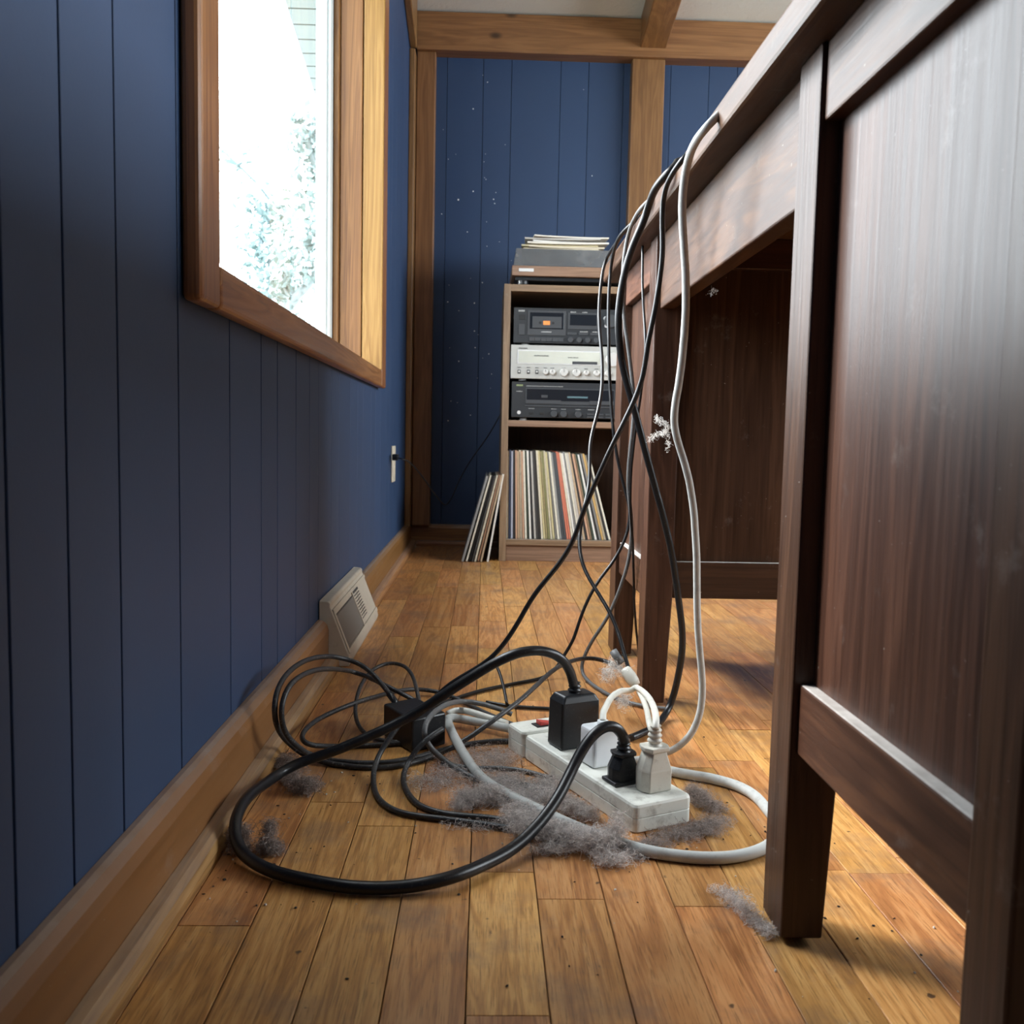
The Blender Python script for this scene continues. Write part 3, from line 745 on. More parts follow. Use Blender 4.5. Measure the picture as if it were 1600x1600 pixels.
CABLE_POINTS = {
 'c1': [(0.5692,1.498,0.7482),(0.5449,1.494,0.7483),(0.5206,1.492,0.7483),(0.4963,1.492,0.7484),(0.472,1.495,0.7484),(0.4477,1.498,0.7485),(0.4234,1.502,0.7485),(0.3992,1.504,0.7486),(0.3749,1.506,0.7487),(0.3506,1.505,0.7487),(0.3263,1.501,0.7488),(0.302,1.496,0.7488),(0.2777,1.488,0.7489),(0.2534,1.478,0.7489),(0.2292,1.467,0.749),(0.2213,1.476,0.7445),(0.2167,1.488,0.7418),(0.2153,1.501,0.7408),(0.2152,1.516,0.7406),(0.2152,1.53,0.7403),(0.2151,1.544,0.74),(0.215,1.559,0.7397),(0.2147,1.573,0.7394),(0.2145,1.587,0.7392),(0.2143,1.601,0.739),(0.214,1.616,0.7386),(0.2136,1.63,0.7379),(0.213,1.644,0.7363),(0.2119,1.656,0.7327),(0.2099,1.662,0.7257),(0.2073,1.661,0.7161),(0.2047,1.653,0.7051),(0.2025,1.646,0.6934),(0.2006,1.639,0.6811),(0.199,1.633,0.6683),(0.1976,1.626,0.6555),(0.1966,1.62,0.6427),(0.196,1.614,0.6299),(0.1958,1.607,0.6171),(0.1959,1.601,0.6043),(0.1963,1.595,0.5915),(0.1969,1.588,0.5788),(0.1976,1.582,0.566),(0.198,1.575,0.5533),(0.1982,1.569,0.5406),(0.1979,1.562,0.5279),(0.1974,1.556,0.5152),(0.1964,1.549,0.5026),(0.1949,1.542,0.49),(0.1928,1.536,0.4776),(0.19,1.529,0.4653),(0.1868,1.522,0.4531),(0.1832,1.515,0.441),(0.1796,1.509,0.4289),(0.1763,1.502,0.4168),(0.1736,1.495,0.4046),(0.172,1.488,0.3923),(0.1712,1.481,0.3799),(0.1707,1.474,0.3675),(0.17,1.467,0.3551),(0.1689,1.46,0.3428),(0.1669,1.452,0.3306),(0.1641,1.445,0.3186),(0.1608,1.438,0.3067),(0.1576,1.431,0.2948),(0.1547,1.423,0.2829),(0.1523,1.416,0.2709),(0.1505,1.408,0.2589),(0.1497,1.401,0.2468),(0.1503,1.393,0.2349),(0.1524,1.385,0.2231),(0.156,1.378,0.2118),(0.161,1.37,0.2011),(0.1669,1.362,0.1908),(0.1732,1.354,0.1808),(0.1796,1.346,0.1709),(0.1857,1.337,0.1609),(0.1913,1.329,0.1506),(0.196,1.321,0.14),(0.1999,1.313,0.1291),(0.2032,1.304,0.118),(0.206,1.296,0.1068),(0.2087,1.287,0.0957),(0.2115,1.279,0.0846),(0.2148,1.27,0.0737)],
 'c2': [(0.5693,1.409,0.7482),(0.545,1.407,0.7483),(0.5208,1.407,0.7483),(0.4965,1.41,0.7484),(0.4722,1.415,0.7484),(0.4479,1.42,0.7485),(0.4236,1.426,0.7485),(0.3993,1.431,0.7486),(0.375,1.434,0.7487),(0.3508,1.435,0.7487),(0.3265,1.434,0.7488),(0.3022,1.43,0.7488),(0.2779,1.425,0.7489),(0.2536,1.417,0.7489),(0.2293,1.409,0.749),(0.2237,1.421,0.745),(0.2188,1.434,0.7416),(0.215,1.447,0.739),(0.2124,1.461,0.7372),(0.2106,1.475,0.7355),(0.2094,1.489,0.7336),(0.2089,1.503,0.7313),(0.209,1.517,0.729),(0.2094,1.531,0.7267),(0.2099,1.545,0.7242),(0.2106,1.558,0.7212),(0.2112,1.572,0.7171),(0.2116,1.584,0.7109),(0.2115,1.592,0.7016),(0.2109,1.595,0.6895),(0.21,1.593,0.676),(0.2092,1.59,0.6623),(0.2087,1.587,0.6485),(0.2086,1.585,0.6344),(0.2088,1.584,0.6203),(0.2092,1.583,0.6062),(0.2096,1.581,0.592),(0.21,1.58,0.5779),(0.2104,1.579,0.5638),(0.2109,1.578,0.5496),(0.2116,1.576,0.5355),(0.2123,1.575,0.5214),(0.2132,1.574,0.5072),(0.2142,1.573,0.4931),(0.2153,1.571,0.479),(0.2165,1.57,0.4649),(0.2178,1.569,0.4509),(0.2193,1.567,0.4368),(0.221,1.566,0.4227),(0.2229,1.565,0.4087),(0.2252,1.563,0.3948),(0.2279,1.562,0.3809),(0.231,1.561,0.3671),(0.2344,1.56,0.3534),(0.2381,1.558,0.3397),(0.242,1.557,0.3262),(0.2461,1.556,0.3126),(0.2494,1.554,0.299),(0.251,1.553,0.2851),(0.2507,1.552,0.2711),(0.2487,1.551,0.2572),(0.245,1.549,0.2436),(0.24,1.548,0.2305),(0.2339,1.547,0.2178),(0.2269,1.546,0.2055),(0.219,1.544,0.1938),(0.2106,1.543,0.1825),(0.2023,1.542,0.1711),(0.1946,1.54,0.1592),(0.1877,1.539,0.1469),(0.1816,1.538,0.1342),(0.176,1.537,0.1212),(0.171,1.535,0.108),(0.1666,1.534,0.0946),(0.1624,1.533,0.0811),(0.1577,1.531,0.0679),(0.1515,1.53,0.0553),(0.1445,1.529,0.0432),(0.1373,1.527,0.0312),(0.1296,1.525,0.0202),(0.1203,1.52,0.0116),(0.1095,1.514,0.0064),(0.098,1.506,0.0041),(0.0863,1.498,0.0034),(0.0747,1.49,0.0034),(0.0633,1.482,0.0034),(0.0519,1.473,0.0035),(0.0407,1.464,0.0035),(0.0295,1.456,0.0035),(0.0183,1.447,0.0035),(0.0075,1.438,0.0035),(-0.0028,1.428,0.0035),(-0.0125,1.418,0.0035),(-0.0219,1.407,0.0035),(-0.0311,1.396,0.0035),(-0.04,1.385,0.0035),(-0.0487,1.374,0.0035),(-0.057,1.363,0.0035),(-0.0651,1.351,0.0035),(-0.0731,1.339,0.0035),(-0.0813,1.328,0.0035),(-0.0898,1.316,0.0035)],
 'c3': [(0.5722,1.311,0.7483),(0.5479,1.306,0.7484),(0.5236,1.304,0.7484),(0.4993,1.303,0.7484),(0.475,1.305,0.7485),(0.4507,1.307,0.7485),(0.4265,1.31,0.7486),(0.4022,1.312,0.7486),(0.3779,1.313,0.7487),(0.3536,1.311,0.7488),(0.3293,1.307,0.7488),(0.305,1.301,0.7488),(0.2807,1.292,0.7489),(0.2565,1.282,0.749),(0.2322,1.27,0.749),(0.2238,1.269,0.7416),(0.2175,1.273,0.7363),(0.214,1.284,0.7338),(0.2126,1.298,0.7331),(0.212,1.312,0.7327),(0.2116,1.326,0.7321),(0.2115,1.34,0.7312),(0.2115,1.355,0.7302),(0.2117,1.369,0.7289),(0.2119,1.383,0.7269),(0.2118,1.396,0.723),(0.211,1.406,0.7155),(0.2095,1.411,0.7043),(0.208,1.412,0.6909),(0.2072,1.414,0.6769),(0.2071,1.416,0.6629),(0.2076,1.419,0.6489),(0.2085,1.421,0.6348),(0.21,1.424,0.6209),(0.2118,1.427,0.607),(0.214,1.429,0.5931),(0.2167,1.432,0.5793),(0.2196,1.434,0.5656),(0.2224,1.437,0.5518),(0.225,1.439,0.538),(0.2276,1.442,0.5242),(0.2301,1.444,0.5103),(0.2324,1.447,0.4964),(0.2344,1.449,0.4825),(0.236,1.452,0.4686),(0.2368,1.454,0.4545),(0.2368,1.457,0.4405),(0.2363,1.459,0.4264),(0.2356,1.461,0.4124),(0.2349,1.464,0.3983),(0.2343,1.466,0.3842),(0.2339,1.469,0.3702),(0.2338,1.471,0.3561),(0.2343,1.473,0.342),(0.2356,1.476,0.328),(0.2377,1.478,0.3141),(0.2399,1.48,0.3002),(0.242,1.483,0.2863),(0.2436,1.485,0.2723),(0.2446,1.487,0.2582),(0.2449,1.489,0.2442),(0.2444,1.492,0.2301),(0.243,1.494,0.2161),(0.2409,1.496,0.2022),(0.2381,1.498,0.1884),(0.2347,1.501,0.1747),(0.2309,1.503,0.1611),(0.2267,1.505,0.1476),(0.2222,1.508,0.1343),(0.2172,1.51,0.1211),(0.2114,1.512,0.1083),(0.2048,1.514,0.0958),(0.1978,1.516,0.0836),(0.1909,1.519,0.0713),(0.1846,1.521,0.0587),(0.1791,1.523,0.0458),(0.1749,1.525,0.0329),(0.1729,1.525,0.0214),(0.1736,1.52,0.0129),(0.1759,1.51,0.0083),(0.179,1.496,0.0062),(0.1825,1.482,0.0051),(0.1864,1.469,0.0045),(0.1905,1.455,0.0042),(0.1949,1.442,0.0041),(0.1998,1.428,0.004),(0.2053,1.415,0.004),(0.2116,1.402,0.004),(0.2186,1.39,0.0039),(0.2267,1.378,0.004),(0.2362,1.368,0.004),(0.2472,1.359,0.004),(0.2596,1.352,0.004),(0.2727,1.347,0.004),(0.2861,1.342,0.004)],
 'cB': [(0.5726,1.092,0.7502),(0.5483,1.093,0.7503),(0.524,1.097,0.7505),(0.4997,1.103,0.7506),(0.4754,1.111,0.7507),(0.4511,1.12,0.7508),(0.4268,1.13,0.751),(0.4026,1.138,0.7511),(0.3783,1.145,0.7512),(0.354,1.15,0.7514),(0.3297,1.152,0.7515),(0.3054,1.152,0.7516),(0.2811,1.15,0.7517),(0.2568,1.146,0.7519),(0.2326,1.141,0.752),(0.2258,1.133,0.744),(0.2195,1.129,0.7369),(0.2144,1.134,0.732),(0.2113,1.146,0.7293),(0.2096,1.159,0.7276),(0.2087,1.173,0.7255),(0.2083,1.187,0.7227),(0.2081,1.201,0.7188),(0.2073,1.212,0.7126),(0.2051,1.219,0.7031),(0.2011,1.222,0.6911),(0.1959,1.223,0.6782),(0.1909,1.225,0.665),(0.1868,1.227,0.6515),(0.1835,1.229,0.6378),(0.1808,1.231,0.6239),(0.1788,1.233,0.6099),(0.1775,1.235,0.5958),(0.1768,1.237,0.5817),(0.1771,1.239,0.5675),(0.1782,1.241,0.5534),(0.18,1.243,0.5394),(0.1824,1.245,0.5254),(0.1855,1.247,0.5116),(0.1894,1.249,0.498),(0.1939,1.251,0.4846),(0.1985,1.253,0.4712),(0.2031,1.255,0.4578),(0.2076,1.257,0.4443),(0.212,1.259,0.4309),(0.2163,1.26,0.4173),(0.2206,1.262,0.4038),(0.225,1.264,0.3903),(0.2295,1.266,0.3769),(0.234,1.268,0.3634),(0.2385,1.27,0.35),(0.243,1.272,0.3365),(0.2475,1.273,0.3231),(0.252,1.275,0.3096),(0.2563,1.277,0.2961),(0.2604,1.279,0.2825),(0.2644,1.28,0.2689),(0.2681,1.282,0.2552),(0.2715,1.284,0.2414),(0.2746,1.286,0.2275),(0.2775,1.288,0.2136),(0.2803,1.289,0.1997),(0.283,1.291,0.1858),(0.2857,1.293,0.1718),(0.2882,1.294,0.1579),(0.2907,1.296,0.1439),(0.2926,1.298,0.1298),(0.2937,1.3,0.1157),(0.2937,1.301,0.1016),(0.2929,1.303,0.0874),(0.2916,1.305,0.0733),(0.2899,1.307,0.0592),(0.2878,1.309,0.0453),(0.285,1.311,0.0319),(0.281,1.31,0.0202),(0.2756,1.304,0.0122),(0.2695,1.294,0.0081),(0.2633,1.281,0.0067),(0.2568,1.269,0.0062),(0.2498,1.256,0.0059),(0.2422,1.244,0.0058),(0.2339,1.233,0.0058),(0.2249,1.222,0.006),(0.2151,1.211,0.006),(0.205,1.201,0.006)],
 'cA': [(0.577,1.102,0.7485),(0.5527,1.098,0.7485),(0.5285,1.097,0.7486),(0.5042,1.098,0.7486),(0.4799,1.101,0.7486),(0.4556,1.105,0.7487),(0.4313,1.11,0.7487),(0.407,1.113,0.7488),(0.3827,1.115,0.7488),(0.3585,1.115,0.7488),(0.3342,1.112,0.7489),(0.3099,1.107,0.7489),(0.2856,1.1,0.7489),(0.2613,1.091,0.749),(0.237,1.081,0.749),(0.232,1.069,0.7432),(0.2269,1.058,0.7374),(0.2218,1.049,0.7315),(0.2173,1.047,0.7263),(0.2141,1.052,0.7225),(0.2123,1.064,0.7201),(0.2114,1.077,0.7181),(0.2109,1.091,0.7157),(0.2104,1.104,0.7118),(0.21,1.114,0.705),(0.2099,1.121,0.6949),(0.2103,1.124,0.6823),(0.2113,1.127,0.6686),(0.2124,1.129,0.6547),(0.2131,1.131,0.6407),(0.213,1.133,0.6268),(0.2123,1.136,0.6128),(0.2112,1.138,0.5988),(0.2098,1.141,0.5849),(0.2081,1.143,0.571),(0.206,1.145,0.5571),(0.204,1.147,0.5433),(0.2022,1.15,0.5294),(0.2009,1.152,0.5155),(0.1995,1.154,0.5016),(0.1974,1.156,0.4878),(0.194,1.159,0.4744),(0.1895,1.161,0.4612),(0.1843,1.163,0.4482),(0.1788,1.165,0.4353),(0.1732,1.167,0.4224),(0.1676,1.17,0.4096),(0.162,1.172,0.3967),(0.1566,1.174,0.3837),(0.1515,1.176,0.3707),(0.1464,1.178,0.3576),(0.1414,1.181,0.3444),(0.1366,1.183,0.3313),(0.1319,1.185,0.318),(0.1278,1.187,0.3046),(0.1239,1.189,0.2912),(0.1194,1.191,0.278),(0.1139,1.193,0.2653),(0.1072,1.195,0.253),(0.0996,1.197,0.2412),(0.0914,1.199,0.2298),(0.083,1.201,0.2186),(0.0748,1.203,0.2072),(0.0673,1.205,0.1954),(0.0605,1.207,0.1832),(0.0541,1.209,0.1707),(0.0476,1.211,0.1582),(0.0407,1.213,0.146),(0.0332,1.215,0.1341),(0.025,1.217,0.1228),(0.0159,1.219,0.1123),(0.0057,1.221,0.1029),(-0.0054,1.223,0.0946),(-0.0171,1.225,0.0868),(-0.0288,1.227,0.079),(-0.0401,1.229,0.0707),(-0.0506,1.231,0.0617),(-0.0602,1.232,0.0523),(-0.0685,1.232,0.0432),(-0.0754,1.232,0.0347),(-0.0809,1.236,0.0267),(-0.0853,1.244,0.019),(-0.0891,1.255,0.0114),(-0.0926,1.266,0.004)],
 'cD': [(0.243,1.463,0.7384),(0.2424,1.457,0.7255),(0.2417,1.451,0.7125),(0.2411,1.444,0.6996),(0.2404,1.438,0.6866),(0.2397,1.432,0.6737),(0.239,1.426,0.6608),(0.2385,1.42,0.6479),(0.2382,1.413,0.6351),(0.2381,1.407,0.6222),(0.238,1.401,0.6094),(0.2381,1.394,0.5966),(0.2381,1.387,0.584),(0.238,1.38,0.5714),(0.238,1.375,0.5586),(0.2382,1.374,0.5452),(0.2383,1.377,0.5318),(0.2383,1.381,0.5183),(0.2381,1.386,0.5049),(0.2375,1.391,0.4913),(0.2368,1.395,0.4777),(0.236,1.399,0.4641),(0.2351,1.404,0.4505),(0.2342,1.408,0.4368),(0.2335,1.413,0.4232),(0.2329,1.417,0.4095),(0.2324,1.421,0.3958),(0.2321,1.425,0.3821),(0.232,1.43,0.3684),(0.2322,1.434,0.3547),(0.2327,1.438,0.3409),(0.2334,1.442,0.3272),(0.2343,1.446,0.3135),(0.2356,1.45,0.2998),(0.2372,1.454,0.2861),(0.2392,1.458,0.2725),(0.2414,1.462,0.2589),(0.2435,1.466,0.2452),(0.2452,1.47,0.2315),(0.2467,1.474,0.2178),(0.248,1.478,0.2041),(0.2492,1.481,0.1903),(0.2506,1.485,0.1765),(0.252,1.489,0.1628),(0.2534,1.493,0.149),(0.2549,1.497,0.1352),(0.2567,1.5,0.1215),(0.2587,1.504,0.1079),(0.2609,1.509,0.0945),(0.2633,1.513,0.081),(0.2657,1.516,0.0673),(0.2679,1.518,0.0536),(0.2697,1.516,0.04),(0.271,1.512,0.0271),(0.272,1.504,0.0149),(0.2729,1.496,0.003)],
 'cW': [(0.58,0.9126,0.7495),(0.5557,0.9133,0.7495),(0.5314,0.9164,0.7496),(0.5071,0.9219,0.7496),(0.4829,0.9292,0.7496),(0.4586,0.9375,0.7497),(0.4343,0.946,0.7497),(0.41,0.9538,0.7497),(0.3857,0.96,0.7498),(0.3614,0.9642,0.7498),(0.3371,0.9659,0.7499),(0.3129,0.9651,0.7499),(0.2886,0.962,0.7499),(0.2643,0.9573,0.75),(0.24,0.9518,0.75),(0.2341,0.9408,0.7431),(0.2281,0.9307,0.7361),(0.222,0.9235,0.7291),(0.2164,0.9224,0.7231),(0.2122,0.9287,0.7186),(0.2096,0.9401,0.7154),(0.2084,0.9535,0.7122),(0.2078,0.9666,0.7078),(0.2076,0.9777,0.701),(0.2072,0.9857,0.6914),(0.2068,0.9904,0.6792),(0.2069,0.9933,0.6657),(0.2079,0.9958,0.6518),(0.2096,0.9985,0.6379),(0.2117,1.001,0.624),(0.2137,1.004,0.6102),(0.2156,1.006,0.5963),(0.2172,1.009,0.5824),(0.2184,1.012,0.5684),(0.2192,1.014,0.5544),(0.2196,1.017,0.5404),(0.2196,1.019,0.5263),(0.2194,1.022,0.5123),(0.2189,1.024,0.4983),(0.2182,1.027,0.4843),(0.2171,1.029,0.4703),(0.2156,1.032,0.4564),(0.2148,1.034,0.4426),(0.2158,1.037,0.4291),(0.219,1.039,0.4158),(0.2238,1.042,0.4027),(0.2289,1.044,0.3896),(0.2336,1.046,0.3764),(0.2378,1.048,0.363),(0.2413,1.051,0.3494),(0.2443,1.053,0.3356),(0.2468,1.055,0.3218),(0.2489,1.058,0.3079),(0.2508,1.06,0.2939),(0.2526,1.062,0.28),(0.254,1.064,0.2659),(0.2553,1.067,0.2519),(0.2564,1.069,0.2379),(0.2575,1.071,0.2238),(0.2587,1.073,0.2098),(0.2602,1.075,0.1958),(0.262,1.078,0.1818),(0.2641,1.08,0.1678),(0.2662,1.082,0.1539),(0.2685,1.084,0.14),(0.2706,1.086,0.126),(0.2723,1.088,0.1121),(0.2731,1.09,0.098),(0.2728,1.092,0.084),(0.271,1.094,0.0702),(0.2675,1.097,0.057),(0.2625,1.1,0.0448),(0.2567,1.106,0.034),(0.2504,1.113,0.0247),(0.2428,1.12,0.017),(0.233,1.124,0.0113),(0.2211,1.124,0.0079),(0.2083,1.12,0.0064),(0.1952,1.115,0.006)],
 'f1': [(0.1165,1.1,0.1017),(0.1134,1.097,0.1129),(0.1098,1.094,0.1236),(0.1049,1.089,0.1333),(0.0984,1.084,0.1416),(0.09,1.08,0.1483),(0.0801,1.075,0.1529),(0.0695,1.071,0.1556),(0.0584,1.066,0.1564),(0.0473,1.063,0.1552),(0.0363,1.061,0.152),(0.0254,1.06,0.1473),(0.0147,1.06,0.1416),(0.0043,1.06,0.1353),(-0.0059,1.06,0.1288),(-0.0161,1.06,0.1221),(-0.0262,1.06,0.1153),(-0.0362,1.06,0.1084),(-0.0461,1.06,0.1013),(-0.0559,1.061,0.0942),(-0.0658,1.061,0.0872),(-0.0759,1.061,0.0807),(-0.0864,1.06,0.0749),(-0.0971,1.058,0.0697),(-0.1079,1.055,0.0648),(-0.1189,1.052,0.0602),(-0.1299,1.05,0.0556),(-0.1409,1.047,0.0512),(-0.1521,1.045,0.047),(-0.1632,1.042,0.0428),(-0.1745,1.04,0.0389),(-0.1858,1.038,0.0354),(-0.1972,1.035,0.0321),(-0.208,1.032,0.0288),(-0.2174,1.026,0.0257),(-0.2246,1.019,0.0235),(-0.2294,1.008,0.0226),(-0.2325,0.997,0.0228),(-0.2347,0.9851,0.0237),(-0.2363,0.9732,0.0251),(-0.2376,0.9612,0.0267),(-0.2386,0.9492,0.0284),(-0.2393,0.9372,0.0299),(-0.2399,0.9251,0.0309),(-0.2403,0.913,0.0312),(-0.2405,0.9009,0.0305),(-0.2403,0.8891,0.0287),(-0.2395,0.8779,0.0252),(-0.2373,0.8679,0.0201),(-0.2332,0.8589,0.0146),(-0.2274,0.8502,0.0104),(-0.2202,0.8413,0.0084),(-0.2122,0.8324,0.0078),(-0.2035,0.8242,0.0075),(-0.1938,0.817,0.0072),(-0.1835,0.8108,0.0068),(-0.1726,0.8056,0.0066),(-0.1614,0.8009,0.0065),(-0.15,0.7967,0.0065),(-0.1385,0.7927,0.0065),(-0.1269,0.7891,0.0065),(-0.1151,0.7863,0.0065),(-0.1032,0.7846,0.0065),(-0.0911,0.784,0.0065),(-0.079,0.7844,0.0067),(-0.0669,0.7852,0.0072),(-0.0549,0.7864,0.0081),(-0.0431,0.7882,0.0095),(-0.032,0.7915,0.0106),(-0.0218,0.7969,0.011),(-0.0127,0.8044,0.0107),(-0.0041,0.8129,0.0101),(0.0042,0.8217,0.0097),(0.0127,0.8304,0.0097),(0.0212,0.839,0.0102),(0.0297,0.8477,0.0112),(0.0379,0.8564,0.0131),(0.0458,0.8651,0.0158),(0.0533,0.8739,0.0193),(0.0607,0.8827,0.0233),(0.0677,0.8915,0.0278),(0.0744,0.9004,0.0328),(0.0807,0.9092,0.0383),(0.0865,0.918,0.0442),(0.0919,0.9267,0.0507),(0.0973,0.9348,0.0578),(0.1028,0.9418,0.0658),(0.1087,0.9477,0.0744),(0.1154,0.9529,0.0829),(0.1232,0.9579,0.0905),(0.132,0.9626,0.0958),(0.1412,0.9671,0.0975),(0.1497,0.9708,0.0944),(0.1561,0.9733,0.0869),(0.1609,0.975,0.0769)],
 'f2a': [(-0.1172,1.227,0.045),(-0.1259,1.232,0.0548),(-0.1345,1.238,0.0635),(-0.1431,1.246,0.0704),(-0.1516,1.256,0.0756),(-0.1604,1.266,0.0796),(-0.17,1.274,0.0832),(-0.1808,1.278,0.087),(-0.1918,1.276,0.091),(-0.2013,1.269,0.0949),(-0.2086,1.259,0.0986),(-0.2137,1.246,0.1018),(-0.2176,1.233,0.1046),(-0.221,1.22,0.1071),(-0.2242,1.206,0.1093),(-0.2271,1.192,0.1111),(-0.2299,1.179,0.1125),(-0.2324,1.165,0.1134),(-0.2348,1.151,0.1137),(-0.237,1.137,0.1134),(-0.239,1.123,0.1124),(-0.2407,1.109,0.1108),(-0.2419,1.095,0.1083),(-0.2426,1.082,0.1046),(-0.2429,1.07,0.0988),(-0.2429,1.062,0.0904),(-0.2427,1.06,0.0797),(-0.2423,1.063,0.0684),(-0.2418,1.071,0.0579),(-0.2411,1.081,0.0484),(-0.24,1.092,0.0396),(-0.2381,1.103,0.0308),(-0.2348,1.113,0.0223),(-0.2296,1.118,0.015),(-0.2222,1.118,0.0099),(-0.2131,1.114,0.007),(-0.2024,1.108,0.0054),(-0.1905,1.102,0.0042),(-0.1778,1.097,0.0036),(-0.1646,1.093,0.0035),(-0.151,1.089,0.0035),(-0.1371,1.088,0.0035),(-0.1232,1.088,0.0035),(-0.1097,1.091,0.0035),(-0.0969,1.096,0.0035),(-0.0852,1.104,0.0034),(-0.0746,1.113,0.0034),(-0.0646,1.123,0.0035),(-0.0549,1.133,0.004),(-0.0448,1.142,0.0056),(-0.0339,1.15,0.0088),(-0.0225,1.156,0.0139),(-0.0109,1.16,0.0202),(0.0006,1.165,0.0271),(0.0116,1.17,0.0337),(0.022,1.177,0.0393),(0.0315,1.186,0.0435),(0.0403,1.197,0.0467),(0.0484,1.208,0.0494),(0.056,1.22,0.0521),(0.0631,1.232,0.0547),(0.0698,1.244,0.0571),(0.076,1.256,0.0592),(0.082,1.269,0.0607),(0.0876,1.282,0.062),(0.093,1.295,0.0629),(0.0985,1.308,0.0637),(0.1041,1.321,0.0644),(0.1102,1.334,0.0649),(0.1166,1.347,0.0653),(0.1235,1.359,0.0654),(0.1307,1.371,0.0654),(0.1384,1.383,0.0651),(0.1464,1.395,0.0644),(0.1548,1.406,0.0635),(0.164,1.416,0.0621),(0.1743,1.424,0.0605),(0.1855,1.428,0.0585),(0.197,1.427,0.0561),(0.2074,1.42,0.0534),(0.2158,1.41,0.0506),(0.2226,1.398,0.0478),(0.2283,1.386,0.045)],
 'f2b': [(-0.0854,1.264,0.03),(-0.0929,1.255,0.0381),(-0.1016,1.249,0.0457),(-0.1118,1.246,0.0519),(-0.1224,1.249,0.0561),(-0.1324,1.257,0.0584),(-0.1414,1.267,0.0594),(-0.1498,1.279,0.0597),(-0.1581,1.29,0.0597),(-0.1665,1.302,0.0597),(-0.175,1.31,0.0601),(-0.1829,1.313,0.0617),(-0.1893,1.309,0.0648),(-0.1934,1.298,0.0687),(-0.196,1.285,0.0728),(-0.1977,1.272,0.0768),(-0.1991,1.258,0.0807),(-0.2005,1.244,0.0846),(-0.2018,1.231,0.0883),(-0.2034,1.217,0.092),(-0.2052,1.203,0.0956),(-0.2074,1.19,0.0989),(-0.2099,1.176,0.1019),(-0.2127,1.162,0.1046),(-0.2156,1.148,0.1067),(-0.2185,1.134,0.1084),(-0.2214,1.12,0.1093),(-0.2243,1.106,0.1095),(-0.2273,1.093,0.1083),(-0.2301,1.08,0.1051),(-0.2325,1.069,0.0989),(-0.2341,1.061,0.0895),(-0.2346,1.059,0.0777),(-0.2338,1.062,0.0651),(-0.2313,1.067,0.0529),(-0.2268,1.074,0.0417),(-0.2212,1.082,0.0318),(-0.2156,1.091,0.023),(-0.21,1.1,0.0154),(-0.2028,1.108,0.0094),(-0.193,1.111,0.0055),(-0.181,1.109,0.0038),(-0.1676,1.107,0.0034),(-0.1538,1.104,0.0034),(-0.1397,1.103,0.0035),(-0.1257,1.104,0.0035),(-0.1121,1.107,0.0035),(-0.0991,1.113,0.0035),(-0.087,1.12,0.0035),(-0.0756,1.128,0.0035),(-0.0647,1.138,0.0035),(-0.054,1.147,0.0035),(-0.0432,1.157,0.0035),(-0.032,1.165,0.0035),(-0.0203,1.173,0.0035),(-0.0079,1.18,0.0035),(0.0052,1.185,0.0035),(0.0188,1.189,0.0035),(0.0326,1.19,0.0035),(0.0463,1.188,0.0035),(0.0598,1.183,0.0035),(0.0731,1.178,0.0035)],
 'f2c': [(-0.0928,1.181,0.0035),(-0.1065,1.177,0.0035),(-0.1203,1.173,0.0035),(-0.1342,1.17,0.0034),(-0.1483,1.167,0.0034),(-0.1624,1.165,0.0034),(-0.1763,1.162,0.0039),(-0.1899,1.158,0.005),(-0.2028,1.153,0.0071),(-0.2143,1.147,0.0103),(-0.2233,1.145,0.0145),(-0.2285,1.151,0.0182),(-0.2297,1.163,0.0206),(-0.2287,1.177,0.0214),(-0.227,1.191,0.0211),(-0.2249,1.205,0.0206),(-0.2218,1.219,0.0203),(-0.2169,1.232,0.0205),(-0.2104,1.244,0.0212),(-0.2026,1.256,0.0222),(-0.1943,1.268,0.0231),(-0.1862,1.28,0.0236),(-0.1784,1.292,0.0236),(-0.1709,1.304,0.0232),(-0.1636,1.316,0.0225),(-0.1562,1.328,0.0215),(-0.149,1.341,0.0205),(-0.1418,1.353,0.0194),(-0.1347,1.365,0.0181),(-0.1275,1.378,0.0167),(-0.1193,1.389,0.0151),(-0.1095,1.399,0.0134),(-0.0978,1.406,0.0115),(-0.0848,1.409,0.0098),(-0.0719,1.407,0.0084),(-0.0601,1.4,0.0076),(-0.0497,1.391,0.007),(-0.0404,1.38,0.0065),(-0.0317,1.369,0.006),(-0.0234,1.357,0.0055),(-0.0152,1.345,0.0051),(-0.0072,1.334,0.0048),(0.0007,1.322,0.0046),(0.0087,1.31,0.0045),(0.0169,1.298,0.0045),(0.0253,1.287,0.0045),(0.0337,1.275,0.0045),(0.042,1.263,0.0046),(0.0503,1.252,0.0048),(0.0584,1.24,0.005)],
